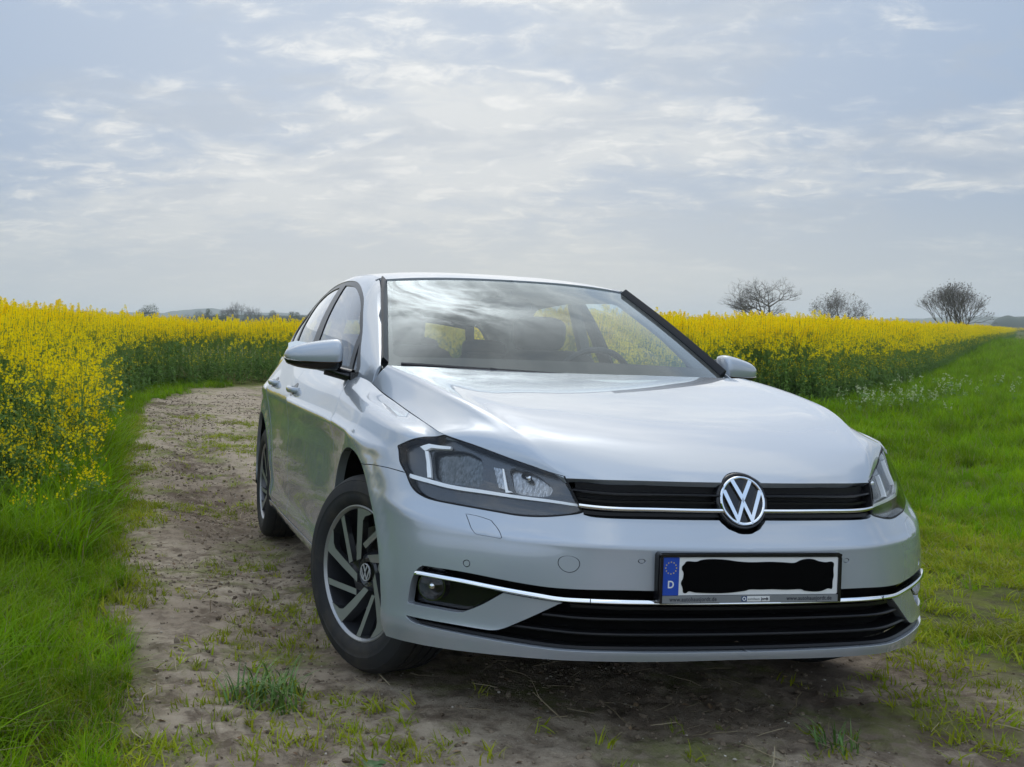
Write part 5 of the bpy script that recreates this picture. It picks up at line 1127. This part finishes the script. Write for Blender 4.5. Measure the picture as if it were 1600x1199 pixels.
# pale flowering weeds in the right verge
WH = plant_mat('pale_petals', (.50, .55, .30), (.60, .64, .42), .6, .3)
def weed(seed):
    r = random.Random(seed); bw, bs, bl = MB(), MB(), MB(); H = r.uniform(.35, .5)
    for i in range(3):
        a = r.uniform(0, 6.28); p1 = Vector((.06*math.cos(a), .06*math.sin(a), H*r.uniform(.7, 1))); bs.tube([Vector((0, 0, 0)), p1*.6, p1], [.003, .0025, .002], 3, False)
        for _ in range(7): flower(bw, p1+Vector((r.uniform(-.02, .02), r.uniform(-.02, .02), r.uniform(-.10, .02))), .011, r)
    for i in range(8): leaf(bl, Vector((0, 0, H*r.random()*.7)), r.uniform(0, 6.28), r.uniform(.07, .13), .022, .6)
    return proto('weed', [(bw, WH), (bs, STM), (bl, LEF)])
wd = [weed(k) for k in range(3)]
cl = [(10.4, 11.6, .6, 14), (11.6, 12.2, .6, 9), (9.6, 10.9, .5, 8), (14.5, 15.4, .8, 9), (12.6, 12.9, .6, 6)]
x = np.concatenate([rng_.normal(a, r, n) for a, b, r, n in cl]); y = np.concatenate([rng_.normal(b, r*.6, n) for a, b, r, n in cl]); n = len(x)
scatter('white_flowering_weeds', wd, on_ground(x, y), rng_.uniform(.7, 1.3, n), rots(n), rng_.integers(0, 3, n), 'pale flowering weeds at the foot of the right rape field')
# ------------------------------------------------------------------ bare trees and hedges on the skyline
BARK = mat('grey_brown_bark', (.11, .095, .075), .9, noise=(3, (.07, .062, .05), .4, .6)); TWIG = mat('fine_twigs', (.10, .088, .07), .9)
SCRUB = plant_mat('distant_leaves', (.045, .075, .03), (.07, .095, .04), .8, .2); SCRUB2 = plant_mat('bud_green_leaves', (.11, .14, .05), (.16, .17, .07), .8, .3)
def ray_ground(px, dist):
    """world position at a given distance along the viewing direction of a column, on the ground"""
    return None
def bare_tree(name, x, y, H, W, seed, label, group, spread=1.0, trunks=1, flat_=.5, buds=0, levels=6, tw=1.0, tmat=None):
    r = random.Random(seed); root = empty(name, (x, y, float(base_z(x, y))), None, label, 'tree', group); tr, tws, bd = MB(), MB(), MB()
    def grow(p, d, L_, rad, lev):
        pts = [p]; q = p; dd = d.copy()
        for _ in range(3):
            dd = (dd+Vector((r.gauss(0, .16), r.gauss(0, .16), r.gauss(.02, .10)))).normalized(); q = q+dd*L_/3; pts.append(q)
        (tr if lev < 3 else tws).tube(pts, [rad, rad*.88, rad*.76, rad*.66], 6 if lev < 2 else 4 if lev < 3 else 3, False)
        if lev >= levels:
            if buds and r.random() < buds:
                for _ in range(3): c = q+Vector((r.gauss(0, .12), r.gauss(0, .12), r.gauss(0, .12))); a = r.uniform(.05, .10); bd.add([c, c+Vector((a, 0, a)), c+Vector((0, a, a*.4))], [(0, 1, 2)])
            return
        n = 3 if lev < 3 or r.random() < .8 else 2
        if lev == 0: n = 4
        a0 = r.uniform(0, 6.28)
        for k in range(n):
            a = a0+6.28*k/n+r.uniform(-.5, .5); o = dd.orthogonal().normalized(); o2 = dd.cross(o); ang = r.uniform(.42, .95)*spread*(1.1 if lev < 2 else .9)
            nd_ = (dd*math.cos(ang)+(o*math.cos(a)+o2*math.sin(a))*math.sin(ang)); nd_.z = nd_.z*flat_+(1-flat_)*abs(nd_.z)*.35+.10; nd_.normalize(); t = pts[2] if (k == 0 and lev > 0 and r.random() < .5) else q
            grow(t, nd_, L_*r.uniform(.66, .84), rad*.60, lev+1)
    for k in range(trunks):
        a = 6.28*k/trunks+r.uniform(-.4, .4); s_ = .0 if trunks == 1 else .35; grow(Vector((s_*math.cos(a)*.4, s_*math.sin(a)*.4, -.1)), Vector((s_*1.2*math.cos(a), s_*1.2*math.sin(a), 1)).normalized(), H*.30, .034*H*tw/(trunks**.4), 0)
    # fit to the wanted size
    A = np.array([tuple(v) for v in tr.v+tws.v]); hx = np.percentile(np.abs(A[:, :2]).max(1), 98); hz_ = A[:, 2].max(); f = (W/2/hx, H/hz_)
    for b in (tr, tws, bd): b.v = [(v[0]*f[0], v[1]*f[0], v[2]*f[1]) for v in b.v]
    mesh('trunk', tr.v, tr.f, BARK, root, True); mesh('crown', tws.v+bd.v, tws.f+[tuple(i+len(tws.v) for i in q) for q in bd.f], tmat or TWIG, root)
    return root
def leafy_bush(name, x, y, H, W, seed, label, group, m=None, cat='bush', trunk=True):
    r = np.random.default_rng(seed); root = empty(name, (x, y, float(base_z(x, y))), None, label, cat, group)
    nb = 14; C_ = np.stack([r.normal(0, .24, nb)*W, r.normal(0, .24, nb)*W, (.30+.55*r.random(nb)**.8)*H], 1); C_[:, 2] *= 1-.45*(np.hypot(C_[:, 0], C_[:, 1])/(W*.5)).clip(0, 1)**2; Rr = r.uniform(.16, .26, nb)*min(W, H*1.3)
    n = 5200; k = r.integers(0, nb, n); d = r.normal(size=(n, 3)); d /= np.linalg.norm(d, axis=1, keepdims=True); P = C_[k]+d*(Rr[k]*r.uniform(.45, 1.05, n)**.6)[:, None]; P[:, 2] = np.maximum(P[:, 2], .02*H)
    s_ = .018*max(H, 3)*r.uniform(.6, 1.4, n); u = r.normal(size=(n, 3)); u /= np.linalg.norm(u, axis=1, keepdims=True); v = np.cross(u, d); V = np.concatenate([P, P+u*s_[:, None], P+v*s_[:, None]]); F = [(i, i+n, i+2*n) for i in range(n)]
    b = MB()
    for q in range(4): a = 1.57*q+.4; b.tube([(0, 0, -.1), (.10*W*math.cos(a), .10*W*math.sin(a), .3*H), (.22*W*math.cos(a), .22*W*math.sin(a), .62*H)], [.02*H, .014*H, .006*H], 5, False)
    mesh('trunk', b.v, b.f, BARK, root, True); mesh('crown', V, F, m or SCRUB, root); return root
def at_px(px, D):
    d = Vector(CB[0])*((px-556.87)/1584.79)+Vector(CB[2]); k = D/math.hypot(d.x, d.y); return CAMPOS[0]+d.x*k, CAMPOS[1]+d.y*k
def size_for(px_w, D): return px_w*D/1584.79
# (pixel column, distance, width px, top above the eye line px)
def H_for(top_px, D): return 1.115+top_px*D/1584.79+.25
TG = 'bare trees on the skyline behind the right field'
x, y = at_px(1205, 95); bare_tree('bare_tree', x, y, H_for(76, 95), size_for(122, 95), 11, 'broad spreading bare tree behind the right rape field, leftmost of three', TG, 1.18, 1, .30, levels=7)
x, y = at_px(1309, 105); bare_tree('bare_tree', x, y, H_for(53, 105), size_for(80, 105), 23, 'low multi-stemmed bare tree just right of the broad spreading one', TG, .9, 3, .8, .25, levels=6, tw=.8)
x, y = at_px(1502, 90); bare_tree('bare_tree', x, y, H_for(64, 90), size_for(94, 90), 41, 'round dense bare tree standing alone near the right end of the field', TG, .55, 5, .95, .10, levels=6, tw=.9)
BG_ = 'bushes and trees on the left horizon'
for px_, D, wpx, top, seed, lab, kind in ((230, 170, 48, 33, 1, 'dark green round bush on the left horizon, standing by itself', 'b'), (340, 210, 34, 26, 2, 'small rounded green tree on the left horizon, front of the bare grove', 'b'), (326, 300, 22, 30, 3, 'narrow hazy tree behind the small rounded green one', 'b'),
    (308, 330, 40, 24, 4, 'wide pale hazy bush between the lone bush and the grove', 'b'), (460, 200, 26, 29, 5, 'dark round shrub beside the rear side window of the car', 'b'), (372, 260, 46, 40, 6, 'tall upright bare trees in the grove on the left horizon, tallest of them', 't'), (398, 270, 36, 32, 7, 'bare tree in the middle of the left grove', 't'),
    (420, 240, 30, 28, 8, 'small dark leafy tree at the right of the left grove', 'b'), (436, 300, 34, 27, 9, 'pale leafy tree behind the shrub next to the car', 'b'), (356, 320, 34, 30, 10, 'faint bare tree at the left end of the left grove', 't')):
    x, y = at_px(px_, D)
    if kind == 'b': leafy_bush('round_bush', x, y, H_for(top, D), size_for(wpx, D), seed, lab, BG_)
    else: bare_tree('bare_tree', x, y, H_for(top, D), size_for(wpx, D), seed+70, lab, BG_, .55, 3, 1.0, 0, levels=5, tw=.8)
# far hills: low ridges with a ragged wooded top
def ridge(name, D, px0, px1, prof, m, label, dep=260):
    V, F = [], []; n = 700; pxs = np.linspace(px0, px1, n); top = np.interp(pxs, [p for p, _ in prof], [t for _, t in prof]); rag = 1.1*fbm(pxs*.09, pxs*0, 1, 4, int(D))+.6*np.abs(vnoise(pxs*.45, pxs*0, 3))
    for i, (p, t) in enumerate(zip(pxs, top+rag)):
        x, y = at_px(p, D); x2, y2 = at_px(p, D+dep); h = 1.1+t*D/1584.79; V += [(x, y, -1), (x, y, max(-.5, h*.55)), (x+(x2-x)*.25, y+(y2-y)*.25, h), (x2, y2, h*.9), (x2, y2, -1)]
    for i in range(n-1):
        for a in range(4): k = i*5+a; F.append((k, k+1, k+6, k+5))
    return tag(mesh(name, V, F, m, None, True), label, kind='structure')
HM = mat('distant_woodland', (.055, .075, .055), .95, noise=(.03, (.085, .10, .065), .4, .6))
ridge('far_hills', 1700, -2200, 5200, [(-2200, 20), (-1200, 26), (-300, 24), (0, 26), (60, 25), (120, 23), (200, 20), (260, 21), (300, 26), (340, 27), (400, 22), (480, 18), (700, 14), (1040, 17), (1090, 16), (1250, 13), (1400, 13), (1520, 17), (1560, 16), (1600, 17), (1900, 20), (3000, 15), (5200, 22)], HM, 'low wooded hills fading into haze along the horizon')
ridge('wooded_ridge', 620, 1545, 3900, [(1545, 2), (1556, 14), (1572, 17), (1600, 16), (1700, 18), (1900, 15), (2600, 20), (3300, 9), (3900, 2)], HM, 'nearer wooded rise beyond the right end of the field', 80)
ridge('wooded_ridge', 520, -1800, 500, [(-1800, 2), (-900, 14), (-200, 10), (100, 9), (250, 12), (300, 14), (350, 17), (470, 17), (500, 16)], HM, 'nearer strip of woodland behind the bushes on the left', 60)
# distant flat rape field on the right
x0, y0 = at_px(1560, 330); x1, y1 = at_px(1760, 330); x2, y2 = at_px(1760, 520); x3, y3 = at_px(1560, 520)
b = MB(); zf = -.20; n = 40; V = []
for i in range(n+1):
    for (xa, ya), (xb, yb), dz in (((x0, y0), (x1, y1), 0), ((x0, y0), (x1, y1), 1.0), ((x3, y3), (x2, y2), 1.3), ((x3, y3), (x2, y2), 0)): V.append((xa+(xb-xa)*i/n, ya+(yb-ya)*i/n, zf+dz*(1+.1*random.random())-2.9))
b.add(V, [(i*4+a, i*4+a+1, i*4+a+5, i*4+a+4) for i in range(n) for a in range(3)])
tag(mesh('distant_rape_field', b.v, b.f, mat('distant_rape', (.42, .34, .02), .9, noise=(.4, (.30, .27, .03), .4, .6))), 'far pale yellow rape field at the right edge of the view', kind='stuff')

# ------------------------------------------------------------------ the misty spring air
def haze():
    x0, x1, y0, y1 = gx[0]-20, gx[-1]+20, gy[0]-20, gy[-1]+20; b = MB(); b.box((x0, y0, -2.2), (x1, y1, 42))
    m = bpy.data.materials.new('haze'); m.use_nodes = True; nt = m.node_tree
    for n in list(nt.nodes): nt.nodes.remove(n)
    o = nt.nodes.new('ShaderNodeOutputMaterial'); v = nt.nodes.new('ShaderNodeVolumePrincipled'); v.inputs['Color'].default_value = (.88, .93, 1, 1); v.inputs['Density'].default_value = HAZE; v.inputs['Anisotropy'].default_value = .2
    nt.links.new(v.outputs[0], o.inputs['Volume']); tag(b.obj('haze', m, None, ang=0), 'thin pale haze lying over the fields', kind='stuff')
HAZE = .00042
haze()
